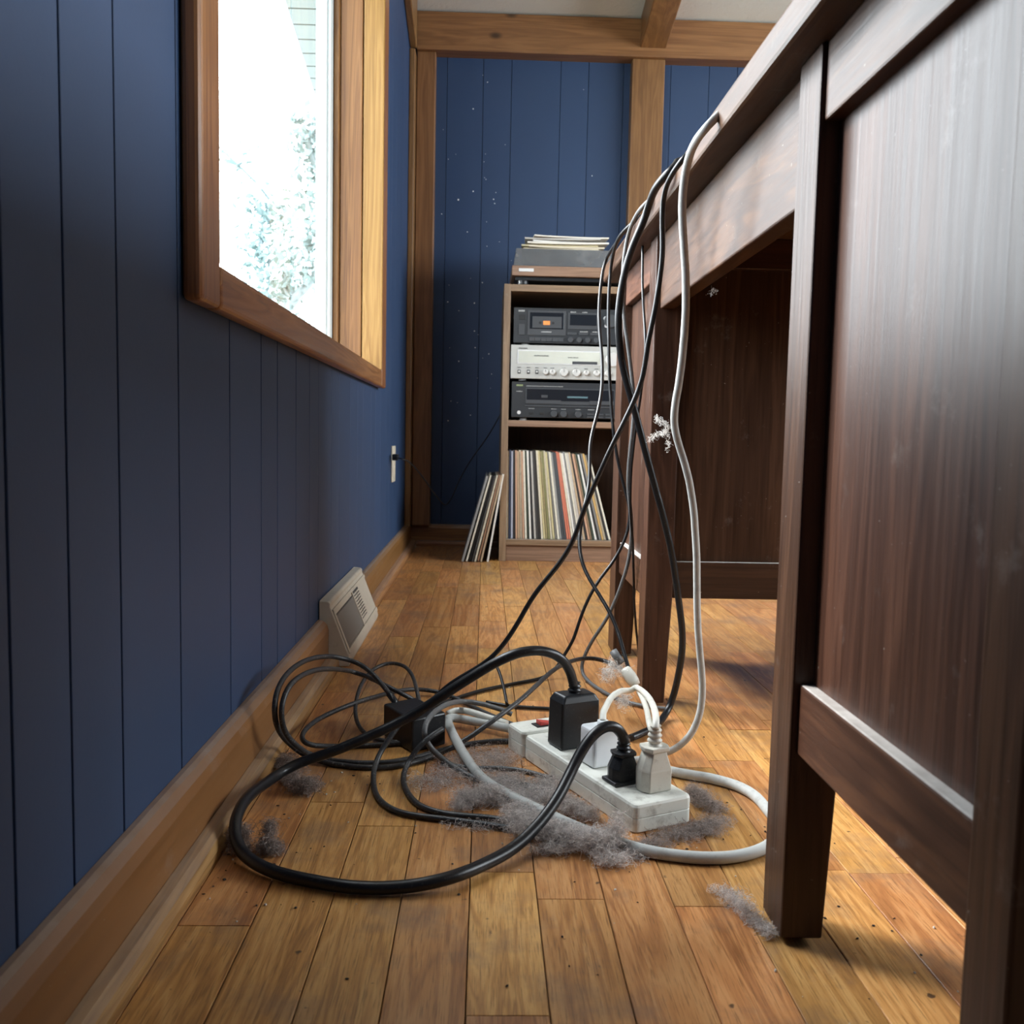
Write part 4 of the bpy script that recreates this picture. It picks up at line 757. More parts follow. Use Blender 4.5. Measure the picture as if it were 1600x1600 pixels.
 'f2d': [(-0.0859,1.27,0.03),(-0.0887,1.276,0.0384),(-0.0912,1.286,0.0427),(-0.0933,1.3,0.0433),(-0.0951,1.315,0.0425),(-0.097,1.329,0.0414),(-0.099,1.344,0.0408),(-0.1016,1.358,0.0413),(-0.1054,1.372,0.0436),(-0.1106,1.385,0.0466),(-0.1173,1.398,0.0488),(-0.1257,1.409,0.0497),(-0.1364,1.417,0.0498),(-0.1483,1.418,0.049),(-0.159,1.411,0.0469),(-0.167,1.401,0.0443),(-0.1724,1.387,0.0415),(-0.1759,1.373,0.0387),(-0.1783,1.359,0.036),(-0.1798,1.344,0.0332),(-0.1805,1.33,0.0304),(-0.1806,1.315,0.0274),(-0.1802,1.301,0.0243),(-0.1791,1.286,0.0213),(-0.1774,1.272,0.0183),(-0.1749,1.258,0.0153),(-0.1715,1.244,0.0125),(-0.1668,1.23,0.0098),(-0.1604,1.217,0.0072),(-0.1521,1.205,0.0051),(-0.1416,1.196,0.0038),(-0.1293,1.188,0.0035),(-0.1156,1.183,0.0035),(-0.1012,1.181,0.0035)],
 'e1': [(-0.0995,1.111,0.052),(-0.1047,1.105,0.0452),(-0.1102,1.101,0.0379),(-0.1156,1.097,0.0302),(-0.1203,1.092,0.0228),(-0.1236,1.085,0.0163),(-0.1254,1.077,0.0114),(-0.1259,1.067,0.0081),(-0.1254,1.057,0.006),(-0.1244,1.047,0.0047),(-0.1229,1.036,0.0039),(-0.1211,1.026,0.0036),(-0.1189,1.016,0.0035),(-0.1163,1.006,0.0035),(-0.113,0.996,0.0035),(-0.109,0.9864,0.0035),(-0.1041,0.9773,0.0035),(-0.0982,0.9688,0.0035),(-0.0913,0.9612,0.0035),(-0.0832,0.9549,0.0035),(-0.0742,0.9502,0.0035),(-0.0644,0.9467,0.0035),(-0.0544,0.9438,0.0035),(-0.0444,0.9411,0.0035),(-0.0343,0.9384,0.0035),(-0.0243,0.9356,0.0035),(-0.0143,0.9327,0.0035),(-0.0043,0.9296,0.0035),(0.0056,0.9266,0.0035),(0.0156,0.9236,0.0035),(0.0256,0.9206,0.0035),(0.0354,0.9171,0.0035),(0.0449,0.9129,0.0035),(0.054,0.908,0.0035),(0.0629,0.9027,0.0035),(0.0717,0.897,0.0035),(0.0803,0.8912,0.0035)],
 'e2': [(-0.0462,1.115,0.044),(-0.0539,1.108,0.0413),(-0.0615,1.102,0.0376),(-0.069,1.098,0.0322),(-0.076,1.095,0.0252),(-0.082,1.092,0.0173),(-0.0864,1.088,0.0104),(-0.089,1.08,0.006),(-0.09,1.07,0.0041),(-0.0899,1.06,0.0036),(-0.0892,1.049,0.0035),(-0.0878,1.039,0.0034),(-0.0857,1.028,0.0034),(-0.0832,1.018,0.0034),(-0.0801,1.008,0.0035),(-0.0766,0.9981,0.0035),(-0.0725,0.9884,0.0035),(-0.0675,0.9791,0.0035),(-0.0614,0.9707,0.0035),(-0.0538,0.9635,0.0035),(-0.0452,0.9577,0.0035),(-0.0357,0.9532,0.0035),(-0.0256,0.95,0.0035),(-0.0153,0.9477,0.0035),(-0.0049,0.946,0.0035),(0.0055,0.9443,0.0035),(0.0157,0.9418,0.0035),(0.0254,0.9379,0.0035),(0.0348,0.933,0.0035),(0.044,0.9277,0.0036),(0.0531,0.9224,0.0038),(0.0623,0.917,0.004)],
 'e3': [(0.0452,1.256,0.02),(0.0359,1.258,0.0234),(0.0267,1.261,0.0259),(0.0174,1.265,0.0275),(0.0081,1.27,0.0288),(-0.0014,1.273,0.0298),(-0.011,1.276,0.0306),(-0.0197,1.275,0.0317),(-0.0265,1.27,0.0334),(-0.031,1.261,0.0356),(-0.034,1.252,0.038),(-0.0363,1.242,0.0404),(-0.0383,1.232,0.0428),(-0.0403,1.222,0.0451),(-0.0422,1.212,0.0474),(-0.0443,1.202,0.0494),(-0.0466,1.192,0.0512),(-0.0492,1.182,0.0526),(-0.0523,1.172,0.0535),(-0.0556,1.162,0.0538),(-0.059,1.153,0.0535),(-0.0622,1.143,0.0526),(-0.0653,1.133,0.0509),(-0.0678,1.124,0.0475),(-0.0691,1.117,0.0418),(-0.0683,1.114,0.034),(-0.0649,1.115,0.0254),(-0.0593,1.115,0.0177),(-0.0522,1.113,0.0116),(-0.0448,1.108,0.0073),(-0.0378,1.101,0.0049),(-0.0316,1.093,0.0038),(-0.0259,1.084,0.0034),(-0.0203,1.076,0.0034),(-0.0144,1.067,0.0034),(-0.0078,1.059,0.0035),(-0.0003,1.052,0.0035),(0.0082,1.047,0.0035),(0.0177,1.044,0.0035),(0.0278,1.042,0.0035),(0.038,1.04,0.0035),(0.0479,1.038,0.0035),(0.0577,1.034,0.0035),(0.0674,1.03,0.0035),(0.077,1.026,0.0035),(0.0867,1.023,0.0035),(0.0963,1.019,0.0035)],
 'wc': [(0.0446,1.203,0.016),(0.0362,1.212,0.0147),(0.0278,1.22,0.0135),(0.0191,1.229,0.0125),(0.0095,1.236,0.012),(-0.0009,1.242,0.0121),(-0.0119,1.247,0.0124),(-0.0229,1.252,0.0129),(-0.033,1.254,0.0138),(-0.0405,1.252,0.0149),(-0.0441,1.244,0.016),(-0.0444,1.233,0.0168),(-0.0432,1.221,0.0174),(-0.0415,1.209,0.0179),(-0.0397,1.197,0.0181),(-0.0376,1.185,0.0182),(-0.0354,1.173,0.0181),(-0.0329,1.161,0.0179),(-0.0303,1.149,0.0175),(-0.0274,1.138,0.017),(-0.0243,1.126,0.016),(-0.0208,1.114,0.0146),(-0.0169,1.103,0.0127),(-0.0129,1.092,0.0108),(-0.0088,1.08,0.0092),(-0.0046,1.069,0.0081),(-0.0004,1.058,0.0073),(0.0044,1.047,0.0068),(0.0098,1.036,0.0064),(0.0162,1.026,0.0062),(0.023,1.015,0.006),(0.0299,1.005,0.006),(0.0369,0.9955,0.006),(0.0441,0.9857,0.006),(0.0517,0.9762,0.006),(0.0594,0.9669,0.006),(0.0672,0.9576,0.006),(0.075,0.9482,0.006),(0.0827,0.9388,0.006),(0.0904,0.9294,0.006),(0.0983,0.9202,0.006),(0.1067,0.9115,0.006),(0.1156,0.9032,0.006),(0.1247,0.8952,0.006),(0.1339,0.8873,0.006),(0.143,0.8792,0.006),(0.1524,0.8715,0.006),(0.1623,0.8648,0.006),(0.173,0.8592,0.006),(0.1843,0.8549,0.006),(0.196,0.8516,0.006),(0.2078,0.8493,0.006),(0.2199,0.848,0.006),(0.2319,0.848,0.006),(0.2439,0.8494,0.006),(0.2555,0.8526,0.006),(0.2666,0.8572,0.006),(0.277,0.8632,0.006),(0.2866,0.8705,0.006),(0.2951,0.879,0.006),(0.3025,0.8885,0.006),(0.3087,0.8989,0.006),(0.3136,0.9099,0.006),(0.317,0.9214,0.006),(0.3189,0.9333,0.006),(0.3194,0.9454,0.006),(0.3193,0.9575,0.006),(0.319,0.9697,0.006),(0.3188,0.9818,0.006),(0.318,0.9939,0.006),(0.316,1.006,0.006),(0.3127,1.017,0.006),(0.3076,1.028,0.006),(0.3007,1.038,0.006),(0.2922,1.046,0.006),(0.2825,1.054,0.006),(0.2721,1.06,0.006),(0.2612,1.065,0.006),(0.2503,1.07,0.006),(0.2397,1.076,0.006),(0.2295,1.083,0.006)],
 'wd': [(-0.0463,1.262,0.017),(-0.0351,1.268,0.0202),(-0.0217,1.264,0.0218),(-0.0073,1.254,0.0214),(0.0077,1.244,0.0196),(0.0227,1.235,0.0176),(0.0373,1.225,0.016)],
 'g2': [(0.0251,1.427,0.045),(0.0287,1.409,0.041),(0.0322,1.393,0.0341),(0.0355,1.377,0.0253),(0.0382,1.361,0.0164),(0.0403,1.345,0.008)],
 'g3': [(0.0095,1.369,0.0035),(0.0235,1.361,0.0035),(0.0379,1.353,0.0035),(0.053,1.347,0.0035),(0.0688,1.344,0.0035),(0.0849,1.341,0.0035),(0.101,1.339,0.0035),(0.1168,1.335,0.0035),(0.1325,1.33,0.0035),(0.1481,1.325,0.0035)],
 'g4': [(-0.0468,1.106,0.0035),(-0.0324,1.098,0.0032),(-0.0172,1.093,0.003),(-0.0012,1.09,0.003),(0.015,1.091,0.003),(0.0311,1.09,0.003),(0.0465,1.086,0.003),(0.0608,1.079,0.003),(0.0743,1.069,0.003),(0.0874,1.059,0.003)],
 'y1': [(0.2191,1.255,0.0612),(0.214,1.247,0.0607),(0.2089,1.239,0.0612),(0.2038,1.232,0.0627),(0.1988,1.224,0.0648),(0.1943,1.216,0.0668),(0.1904,1.208,0.0685),(0.1868,1.199,0.0701),(0.1836,1.19,0.0715),(0.1805,1.181,0.0729),(0.1775,1.173,0.0743),(0.1747,1.164,0.0755),(0.1719,1.155,0.0767),(0.1693,1.146,0.0778),(0.1668,1.137,0.0787),(0.1643,1.128,0.0796),(0.162,1.119,0.0804),(0.1598,1.11,0.0813),(0.1575,1.101,0.0821),(0.1554,1.091,0.0831),(0.1532,1.082,0.0841),(0.1512,1.073,0.0852),(0.1492,1.064,0.0862),(0.1472,1.055,0.0872),(0.1453,1.046,0.0879),(0.1438,1.037,0.0866),(0.143,1.03,0.0822)],
 'y2': [(0.2201,1.25,0.0626),(0.22,1.241,0.0642),(0.2199,1.232,0.0658),(0.2198,1.223,0.0675),(0.2197,1.213,0.069),(0.2194,1.204,0.0706),(0.219,1.195,0.0721),(0.2186,1.186,0.0735),(0.2182,1.177,0.075),(0.2177,1.168,0.0764),(0.2171,1.158,0.0778),(0.2166,1.149,0.0792),(0.2159,1.14,0.0806),(0.2152,1.131,0.0819),(0.2144,1.122,0.0833),(0.2136,1.113,0.0846),(0.2126,1.103,0.0859),(0.2116,1.094,0.0872),(0.2106,1.085,0.0885),(0.2095,1.076,0.0898),(0.2083,1.067,0.0911),(0.2071,1.058,0.0924),(0.2058,1.049,0.0937),(0.2045,1.04,0.0951),(0.2031,1.03,0.0966),(0.2017,1.021,0.0981),(0.2002,1.012,0.0996),(0.1987,1.003,0.1011),(0.1972,0.9943,0.1026),(0.1956,0.9852,0.104),(0.194,0.9762,0.1053),(0.1924,0.9671,0.106),(0.191,0.9595,0.1041),(0.1898,0.955,0.0983)],
 'y3': [(0.2232,1.262,0.0574),(0.2226,1.253,0.0581),(0.2221,1.244,0.0588),(0.2215,1.234,0.0596),(0.2208,1.225,0.0606),(0.22,1.216,0.0616),(0.2191,1.207,0.0629),(0.2181,1.198,0.0641),(0.2171,1.188,0.0655),(0.216,1.179,0.0668),(0.215,1.17,0.0682),(0.2139,1.161,0.0695),(0.2128,1.152,0.0709),(0.2116,1.143,0.0723),(0.2105,1.134,0.0737),(0.2094,1.125,0.0751),(0.2082,1.116,0.0765),(0.207,1.107,0.078),(0.2058,1.097,0.0794),(0.2045,1.089,0.0809),(0.2032,1.079,0.0823),(0.2019,1.07,0.0839),(0.2005,1.061,0.0854),(0.1991,1.052,0.087),(0.1976,1.043,0.0887),(0.1962,1.034,0.0903),(0.1947,1.025,0.092),(0.1932,1.016,0.0936),(0.1917,1.007,0.0952),(0.1903,0.9982,0.0967),(0.1889,0.9891,0.098),(0.1877,0.98,0.0987),(0.187,0.9709,0.0981),(0.187,0.962,0.0959)],
 'oc': [(-0.272,2.767,0.3413),(-0.265,2.747,0.3412),(-0.2578,2.728,0.3411),(-0.2488,2.715,0.3398),(-0.2389,2.717,0.3367),(-0.2313,2.733,0.3326),(-0.2258,2.752,0.3276),(-0.2203,2.771,0.3212),(-0.215,2.79,0.3138),(-0.2099,2.808,0.3059),(-0.2049,2.826,0.2977),(-0.2,2.845,0.2894),(-0.1951,2.863,0.2809),(-0.1902,2.881,0.2722),(-0.1854,2.9,0.2634),(-0.1807,2.917,0.2544),(-0.1759,2.936,0.2453),(-0.1711,2.954,0.2362),(-0.1662,2.971,0.2271),(-0.161,2.989,0.2179),(-0.1556,3.007,0.2086),(-0.1499,3.025,0.1994),(-0.1443,3.043,0.1907),(-0.1391,3.061,0.1832),(-0.134,3.08,0.1778),(-0.1287,3.1,0.1764),(-0.1229,3.119,0.18),(-0.1166,3.137,0.188),(-0.11,3.152,0.2003),(-0.1034,3.162,0.2162),(-0.0966,3.171,0.2338),(-0.0892,3.179,0.2513),(-0.0812,3.188,0.2683),(-0.0726,3.197,0.285),(-0.0636,3.206,0.3014),(-0.0542,3.215,0.3176),(-0.0442,3.223,0.3334),(-0.0337,3.232,0.349),(-0.0229,3.241,0.3644),(-0.012,3.25,0.3797),(-0.0013,3.258,0.3952),(0.0089,3.267,0.411),(0.0186,3.276,0.4269),(0.028,3.285,0.443),(0.0373,3.293,0.4596),(0.0463,3.3,0.4769),(0.0551,3.305,0.495),(0.0636,3.308,0.5137),(0.0719,3.31,0.5325)],
}

CP = CABLE_POINTS
def cord(name, key, r, mat, parent=None, label=None, cat=None, group=None, n=10):
    o = MB().tube(catmull(CP[key]), r, n).build(name, mat, parent)
    return tag(o, label, cat, group)
HG = 'cords hanging over the desk edge'
FG = 'loose cords looped on the floor'
cord('power_cable', 'c1', .0030, M_BLACK, None, 'thin black cord farthest left over the desk edge, ending at the dusty splitter knot', 'cord', HG)
cord('power_cable', 'c2', .0029, M_BLACK, None, 'thin black cord second from left over the desk edge, running left along the floor', 'cord', HG)
cord('power_cable', 'c3', .0031, M_DUSTYGREY, None, 'dusty dark cord bulging before the far desk leg and trailing behind the splitter', 'cord', HG)
cord('power_cable', 'cB', .0050, M_BLACK, None, 'thickest black cord over the desk edge, sweeping in front of the dark desk leg', 'cord', HG, 12)
cord('power_cable', 'cA', .0033, M_BLACK, None, 'black cord crossing from the desk edge far left to the floor pile', 'cord', HG)
cord('power_cable', 'cD', .0021, M_BLACK, None, 'thinnest dark cord hanging tight against the far desk apron and leg', 'cord', HG)
cord('power_cable', 'cW', .0043, M_GREYCORD, None, 'pale grey cord hanging rightmost over the desk edge with a cobweb on its kink', 'cord', HG, 12)
cord('power_cable', 'e1', .0034, M_BLACK_DUSTY, None, 'black cord looping leftmost in front of the square black power brick', 'cord', FG)
cord('power_cable', 'e2', .0034, M_BLACK_DUSTY, None, 'dusty black cord looping just right of the leftmost loop before the brick', 'cord', FG)
cord('power_cable', 'e3', .0036, M_DUSTYGREY, None, 'grey dusty cord curling round the right side of the power brick', 'cord', FG)
cord('power_cable', 'f2c', .0034, M_BLACK_DUSTY, None, 'black cord doubling back behind the power brick in a long low arc', 'cord', FG)
cord('power_cable', 'g3', .0028, M_BLACK, None, 'short black cord length on the floor beside the power strip switch end', 'cord', FG)
cord('cable_tie', 'g2', .0024, M_BLACK, None, 'thin upright black tie tail standing among the cords behind the strip', 'cable tie')
cord('power_cable', 'g4', .0030, M_DUSTYGREY, None, 'lint covered dark cord lying on the floor before the power brick', 'cord', FG)
oc = thing('outlet_cord', 'thin black cord plugged into the wall outlet and hanging to the bookcase', 'cord', loc=(XW + .0075, 2.84, .342))
o = cord('cord', 'oc', .0021, M_BLACK, oc, n=8); o.location = -oc.location
o = MB().box(XW + .0078, XW + .026, 2.755, 2.785, .333, .352).build('plug', M_BLACK_PLASTIC, oc, .003); o.location = -oc.location
# square power brick with three cords
pb = thing('power_brick', 'square black power brick on the floor in the middle of the looped cords', 'power brick', loc=(-.09, 1.198, 0))
BM = Matrix.Translation((-.087, 1.147, 0)) @ Matrix(((.779, -.546, 0, 0), (.627, .838, 0, 0), (0, 0, 1, 0), (0, 0, 0, 1)))
def on(o, root): o.location = -root.location; return o
on(MB().box(0, .054, 0, .082, .001, .045, BM).build('case', M_BLACK_PLASTIC, pb, .0025), pb)
for a, b in ((0.012, .02), (.044, .02), (.012, .066), (.044, .066)):
    on(MB().cyl((a, b, 0), .004, .002, m=BM).build('rubber_foot', M_BLACK, pb), pb)
on(MB().tube([Vector(CP['f2a'][0]) + Vector((0, -.004, -.006)), Vector(CP['f2a'][0]), Vector(CP['f2a'][1])], .0048, 10).build('strain_relief', M_BLACK_PLASTIC, pb), pb)
on(cord('cord', 'f2a', .0034, M_BLACK_DUSTY, pb, 'cord of the biggest loop by the wall'), pb)
on(cord('cord', 'f2b', .0034, M_BLACK_DUSTY, pb, 'cord of the inner loop by the wall'), pb)
on(cord('cord', 'f2d', .0029, M_BLACK_DUSTY, pb, 'cord of the small loop behind the brick'), pb)
# power strip
O2 = Vector((.163, .912, 0)); U = Vector((-.428, .904, 0)).normalized(); W = Vector((U.y, -U.x, 0))
SM = Matrix(((U.x, W.x, 0, O2.x), (U.y, W.y, 0, O2.y), (0, 0, 1, 0), (0, 0, 0, 1)))
def S(s, t, z): return SM @ Vector((s, t, z))
SL, SWD, SH = .292, .074, .031
strip = thing('power_strip', 'grimy ivory power strip on the dusty oak floor', 'power strip', loc=tuple(S(SL / 2, SWD / 2, 0)))
def rrect(a0, a1, b0, b1, r, z, inset=0):
    pts = []
    a0, a1, b0, b1 = a0 + inset, a1 - inset, b0 + inset, b1 - inset; r = max(r - inset * .5, .001)
    for cx, cy, st in ((a1 - r, b1 - r, 0), (a0 + r, b1 - r, 1), (a0 + r, b0 + r, 2), (a1 - r, b0 + r, 3)):
        for k in range(5):
            a = math.pi / 2 * (st + k / 4); pts.append(S(cx + r * math.cos(a), cy + r * math.sin(a), z))
    return pts
def shell(nm, a0, a1, b0, b1, z0, z1, round_top, parent=None):
    R_ = [rrect(a0, a1, b0, b1, .006, z0, .0006), rrect(a0, a1, b0, b1, .006, z0 + .0008)]
    if round_top: R_ += [rrect(a0, a1, b0, b1, .006, z1 - .0035), rrect(a0, a1, b0, b1, .006, z1 - .001, .0012), rrect(a0, a1, b0, b1, .006, z1, .0035)]
    else: R_ += [rrect(a0, a1, b0, b1, .006, z1 - .0006), rrect(a0, a1, b0, b1, .006, z1, .0005)]
    mb = MB(); mb.loft(R_)
    return on(mb.build(nm, M_STRIP, strip), strip)
shell('lower_housing', 0, .247, 0, SWD, .0008, .0155, False)
shell('upper_housing', 0, .247, 0, SWD, .0157, SH, True)
shell('end_cap_base', .2475, SL, -.002, SWD + .002, .0008, .0162, False)
shell('end_cap', .2475, SL, -.002, SWD + .002, .0164, SH + .003, True)
sw = on(MB().box(.256, .274, .024, .052, SH, SH + .0042, SM).build('switch_bezel', M_DARK, strip, .0008), strip)
MB().prism([(.030, SH + .004), (.049, SH + .004), (.049, SH + .0055), (.0395, SH + .0075), (.030, SH + .0095)], 'X', .2585, .2715, SM).build('rocker', M_RED, sw, .0006)
for s in (.150, .222):
    sk = MB(); sk.box(s - .004, s + .004, .024, .0262, SH - .001, SH + .0002, SM); sk.box(s - .004, s + .004, .036, .0382, SH - .001, SH + .0002, SM)
    on(sk.build('socket_slot', M_DARK, strip), strip)
on(cord('cord', 'wc', .0060, M_GREYCORD, strip, 'thick pale grey supply cord', n=14), strip)
on(MB().tube([S(SL - .004, .018, .017), S(SL + .008, .016, .017), S(SL + .018, .014, .016)], .0085, 12, lambda t: 1 - .25 * t).build('strain_relief', M_WHITEPLUG, strip), strip)
cord('power_cable', 'wd', .0048, M_WHITECORD, None, 'short ivory cord lying beside the strip switch end', 'cord', FG)
# black cord from brick adapter to black plug
pc = thing('extension_cord', 'thick black cord looping on the floor between a black adapter and a black plug', 'cord', loc=(.12, 1.1, SH))
on(cord('cord', 'f1', .0060, M_BLACK, pc, n=14), pc)
AM = SM
ad = on(MB().loft([[S(.172, .011, SH + .0005), S(.172, .066, SH + .0005), S(.208, .066, SH + .0005), S(.208, .011, SH + .0005)],
                   [S(.173, .012, SH + .058), S(.173, .065, SH + .058), S(.207, .065, SH + .058), S(.207, .012, SH + .058)],
                   [S(.1765, .017, SH + .0665), S(.1765, .060, SH + .0665), S(.2035, .060, SH + .0665), S(.2035, .017, SH + .0665)]]).build('adapter', M_BLACK_PLASTIC, pc, .0028, 3), pc)
tag(ad, 'tall black wall adapter')
def ribbed(p0, p1, r, nr, mat, name, parent, root):
    mb = MB(); p0, p1 = Vector(p0), Vector(p1); N = nr * 4
    mb.tube([p0.lerp(p1, i / N) for i in range(N + 1)], r, 14, lambda t: (1.0 if int(round(t * N)) % 4 in (0, 1) else .80) * (1.06 - .22 * t))
    return mb.build(name, mat, parent)
e = Vector(CP['f1'][0])
ribbed((e.x, e.y, SH + .064), (e.x, e.y, e.z + .008), .0088, 3, M_BLACK_PLASTIC, 'strain_relief', ad, pc)
def plug(cx, cy, hw, hd, h, mat, parent, root, nm='plug', neck=.008, strain=.017, label=None):
    """flat grip plug standing on the strip, tapering to a ribbed neck"""
    def ring(w_, d_, z, c=.3):
        k = [(-w_, -d_ * c), (-w_ * .75, -d_), (w_ * .75, -d_), (w_, -d_ * c), (w_, d_ * c), (w_ * .75, d_), (-w_ * .75, d_), (-w_, d_ * c)]
        return [Vector((cx, cy, z)) + W * a - U * b for a, b in k]
    z0 = SH + .0006
    rings = [ring(hw, hd, z0), ring(hw, hd, z0 + h * .46), ring(hw * .98, hd * .97, z0 + h * .5), ring(hw * .62, hd * .8, z0 + h * .86), ring(hw * .60, hd * .78, z0 + h * .88), ring(hw * .8, hd * .92, z0 + h * .9), ring(hw * .8, hd * .92, z0 + h)]
    o = on(MB().loft(rings).build(nm, mat, parent, .0012), root)
    tag(o, label)
    ribbed((cx, cy, z0 + h - .001), (cx, cy, z0 + h + strain), neck, 4, mat, 'strain_relief', o, root)
    return o
e = Vector(CP['f1'][-1])
p = plug(.160, .980, .0165, .0125, .034, M_BLACK_PLASTIC, pc, pc, label='black plug with flared base')
on(MB().loft([[Vector((.160, .980, SH + .0004)) + W * a + U * b for a, b in ((-.019, -.014), (.019, -.014), (.019, .014), (-.019, .014))], [Vector((.160, .980, SH + .0045)) + W * a + U * b for a, b in ((-.019, -.014), (.019, -.014), (.019, .014), (-.019, .014))]]).build('plug_flange', M_BLACK_PLASTIC, pc, .0012), pc)
# white splitter lead
sp = thing('splitter_lead', 'ivory splitter lead with dusty connector feeding a white plug and adapter', 'cord', loc=(.2, 1.1, .05))
for k in ('y1', 'y2', 'y3'): on(cord('cord', k, .0040 if k != 'y3' else .0036, M_WHITECORD, sp, n=12), sp)
K0, K1 = Vector((.206, 1.275, .083)), Vector((.221, 1.262, .062))
on(MB().tube([K0.lerp(K1, t) for t in (0, .15, .5, .8, 1)], .0085, 12, lambda t: .75 + .35 * math.sin(t * 3)).build('connector', M_WHITEPLUG, sp), sp)
on(MB().tube([K0.lerp(K1, t) + Vector((-.004, .006, .006)) for t in (-.75, -.4, 0)], .0062, 10).build('tape_wrap', M_DUSTYGREY, sp), sp)
plug(.1905, .960, .0188, .0135, .048, M_WHITEPLUG, sp, sp, strain=.022, neck=.0082, label='grimy white plug')
wa = on(MB().box(.104, .136, .014, .052, SH + .0006, SH + .046, SM).build('adapter', M_WHITEADAPT, sp, .004, 3), sp)
tag(wa, 'clean white cube adapter')
e = Vector(CP['y1'][-1])
MB().cyl((e.x, e.y, SH + .045), .0065, max(.004, e.z - SH - .043), n=12).build('strain_relief', M_WHITEADAPT, wa)

# ------------------------------------------------------------------ dust
def lint(name, blobs, nfib, mat, label, length=(.008, .022), width=.00022, seg=9, flat=.35, cat='dust'):
    """tangled fibres: each a thin curled ribbon wandering inside the blobs"""
    bl = np.array(blobs, float)                  # x y z rx ry rz
    wgt = bl[:, 3] * bl[:, 4] * np.maximum(bl[:, 5], .004); wgt /= wgt.sum()
    idx = rng.choice(len(bl), nfib, p=wgt); B = bl[idx]
    u = rng.normal(size=(nfib, 3)); u /= np.linalg.norm(u, axis=1)[:, None]
    p = B[:, :3] + u * B[:, 3:6] * (rng.random((nfib, 1)) ** .5)
    d = rng.normal(size=(nfib, 3)); d[:, 2] *= flat; d /= np.linalg.norm(d, axis=1)[:, None]
    L = rng.uniform(*length, nfib)[:, None] / seg
    P = [p.copy()]
    for k in range(seg):
        d = d + rng.normal(size=(nfib, 3)) * np.array([.85, .85, .85 * (flat + .3)]) - (p - B[:, :3]) / (B[:, 3:6] + .002) * .38
        d /= np.linalg.norm(d, axis=1)[:, None]
        p = p + d * L; p[:, 2] = np.maximum(p[:, 2], .0008); P.append(p.copy())
    P = np.array(P)
    side = rng.normal(size=(nfib, 3)); side /= np.linalg.norm(side, axis=1)[:, None]; side *= width
    V = np.empty((nfib, seg + 1, 2, 3)); V[:, :, 0] = P.transpose(1, 0, 2) - side[:, None]; V[:, :, 1] = P.transpose(1, 0, 2) + side[:, None]
    V[:, :, :, 2] = np.maximum(V[:, :, :, 2], .0004)
    b = (np.arange(nfib) * (seg + 1) * 2)[:, None] + (np.arange(seg) * 2)[None]
    Fq = np.stack([b, b + 1, b + 3, b + 2], -1).reshape(-1, 4)
    me = bpy.data.meshes.new(name); me.from_pydata(V.reshape(-1, 3).tolist(), [], Fq.tolist()); me.materials.append(mat)
    o = bpy.data.objects.new(name, me); COL.objects.link(o)
    return tag(o, label, cat)
DB = 'dust_bunny'
lint(DB, [(-.205, 1.02, .008, .020, .018, .010), (-.192, 1.012, .010, .016, .014, .012), (-.225, 1.045, .006, .02, .015, .008)], 1500, M_DUST_D, 'dark brown dust clump beneath the thick cord near the wall loops')
lint(DB, [(-.205, .868, .008, .013, .012, .010), (-.206, .878, .020, .008, .008, .012), (-.200, .862, .006, .016, .010, .006)], 1000, M_DUST_D, 'small upright dust tuft on the boards inside the thick black loop')
lint(DB, [(-.238, .885, .010, .013, .016, .011), (-.232, .862, .006, .014, .012, .007)], 900, M_DUST_D, 'rounded dust ball tucked outside the thick loop by the baseboard')
lint(DB, [(-.008, .985, .010, .024, .018, .010), (.012, .99, .012, .018, .014, .012), (-.02, .97, .006, .014, .012, .006)], 2000, M_DUST, 'grey fluffy dust ball under the pale supply cord bend')
lint(DB, [(.062, .905, .010, .035, .016, .010), (.09, .885, .011, .032, .018, .012), (.118, .866, .014, .022, .016, .015), (.137, .874, .016, .010, .009, .020), (.142, .880, .028, .006, .006, .010), (.05, .93, .008, .03, .016, .008), (.13, .843, .006, .022, .012, .006), (.155, .86, .004, .02, .012, .004), (.075, .868, .005, .03, .010, .005)], 5200, M_DUST, 'largest grey dust bunny draped over the pale supply cord', length=(.010, .030))
lint(DB, [(.100, .965, .010, .018, .02, .012), (.118, .95, .008, .016, .016, .010), (.085, .985, .010, .02, .02, .012)], 1800, M_DUST, 'dust tuft against the left flank of the power strip')
lint(DB, [(.252, .985, .010, .014, .016, .012), (.262, .97, .006, .016, .012, .008), (.245, 1.0, .010, .014, .016, .012)], 1300, M_DUST_D, 'dust tuft against the right flank of the power strip')
lint(DB, [(.205, .905, .004, .03, .018, .005), (.235, .92, .004, .03, .02, .005), (.175, .885, .003, .03, .014, .004), (.255, .94, .003, .025, .02, .004)], 1700, M_DUST_D, 'flat dark dust mat under the near end of the power strip')
lint(DB, [(.228, .77, .006, .014, .016, .007), (.234, .752, .006, .012, .014, .008), (.222, .79, .003, .012, .012, .004)], 420, M_DUST, 'wispy dust bunny on the floor left of the near desk leg')
lint(DB, [(.243, .722, .004, .010, .014, .005), (.238, .735, .003, .012, .012, .004)], 420, M_DUST, 'thin lint caught at the foot of the near desk leg', length=(.006, .014))
lint(DB, [(.195, 1.285, .085, .014, .012, .014), (.205, 1.275, .078, .01, .01, .01), (.185, 1.29, .07, .014, .012, .016), (.21, 1.30, .03, .012, .012, .02)], 700, M_DUST_L, 'pale lint wrapped round the splitter knot near the far desk leg', length=(.008, .024))
lint(DB, [(.03, 1.04, .006, .035, .03, .007), (.06, 1.0, .006, .03, .03, .008), (.02, 1.0, .005, .03, .03, .006), (.05, .96, .005, .03, .025, .007), (.08, 1.03, .006, .025, .03, .008)], 3600, M_DUST, 'broad grey dust drift between the looped cords and the power strip', length=(.010, .030))
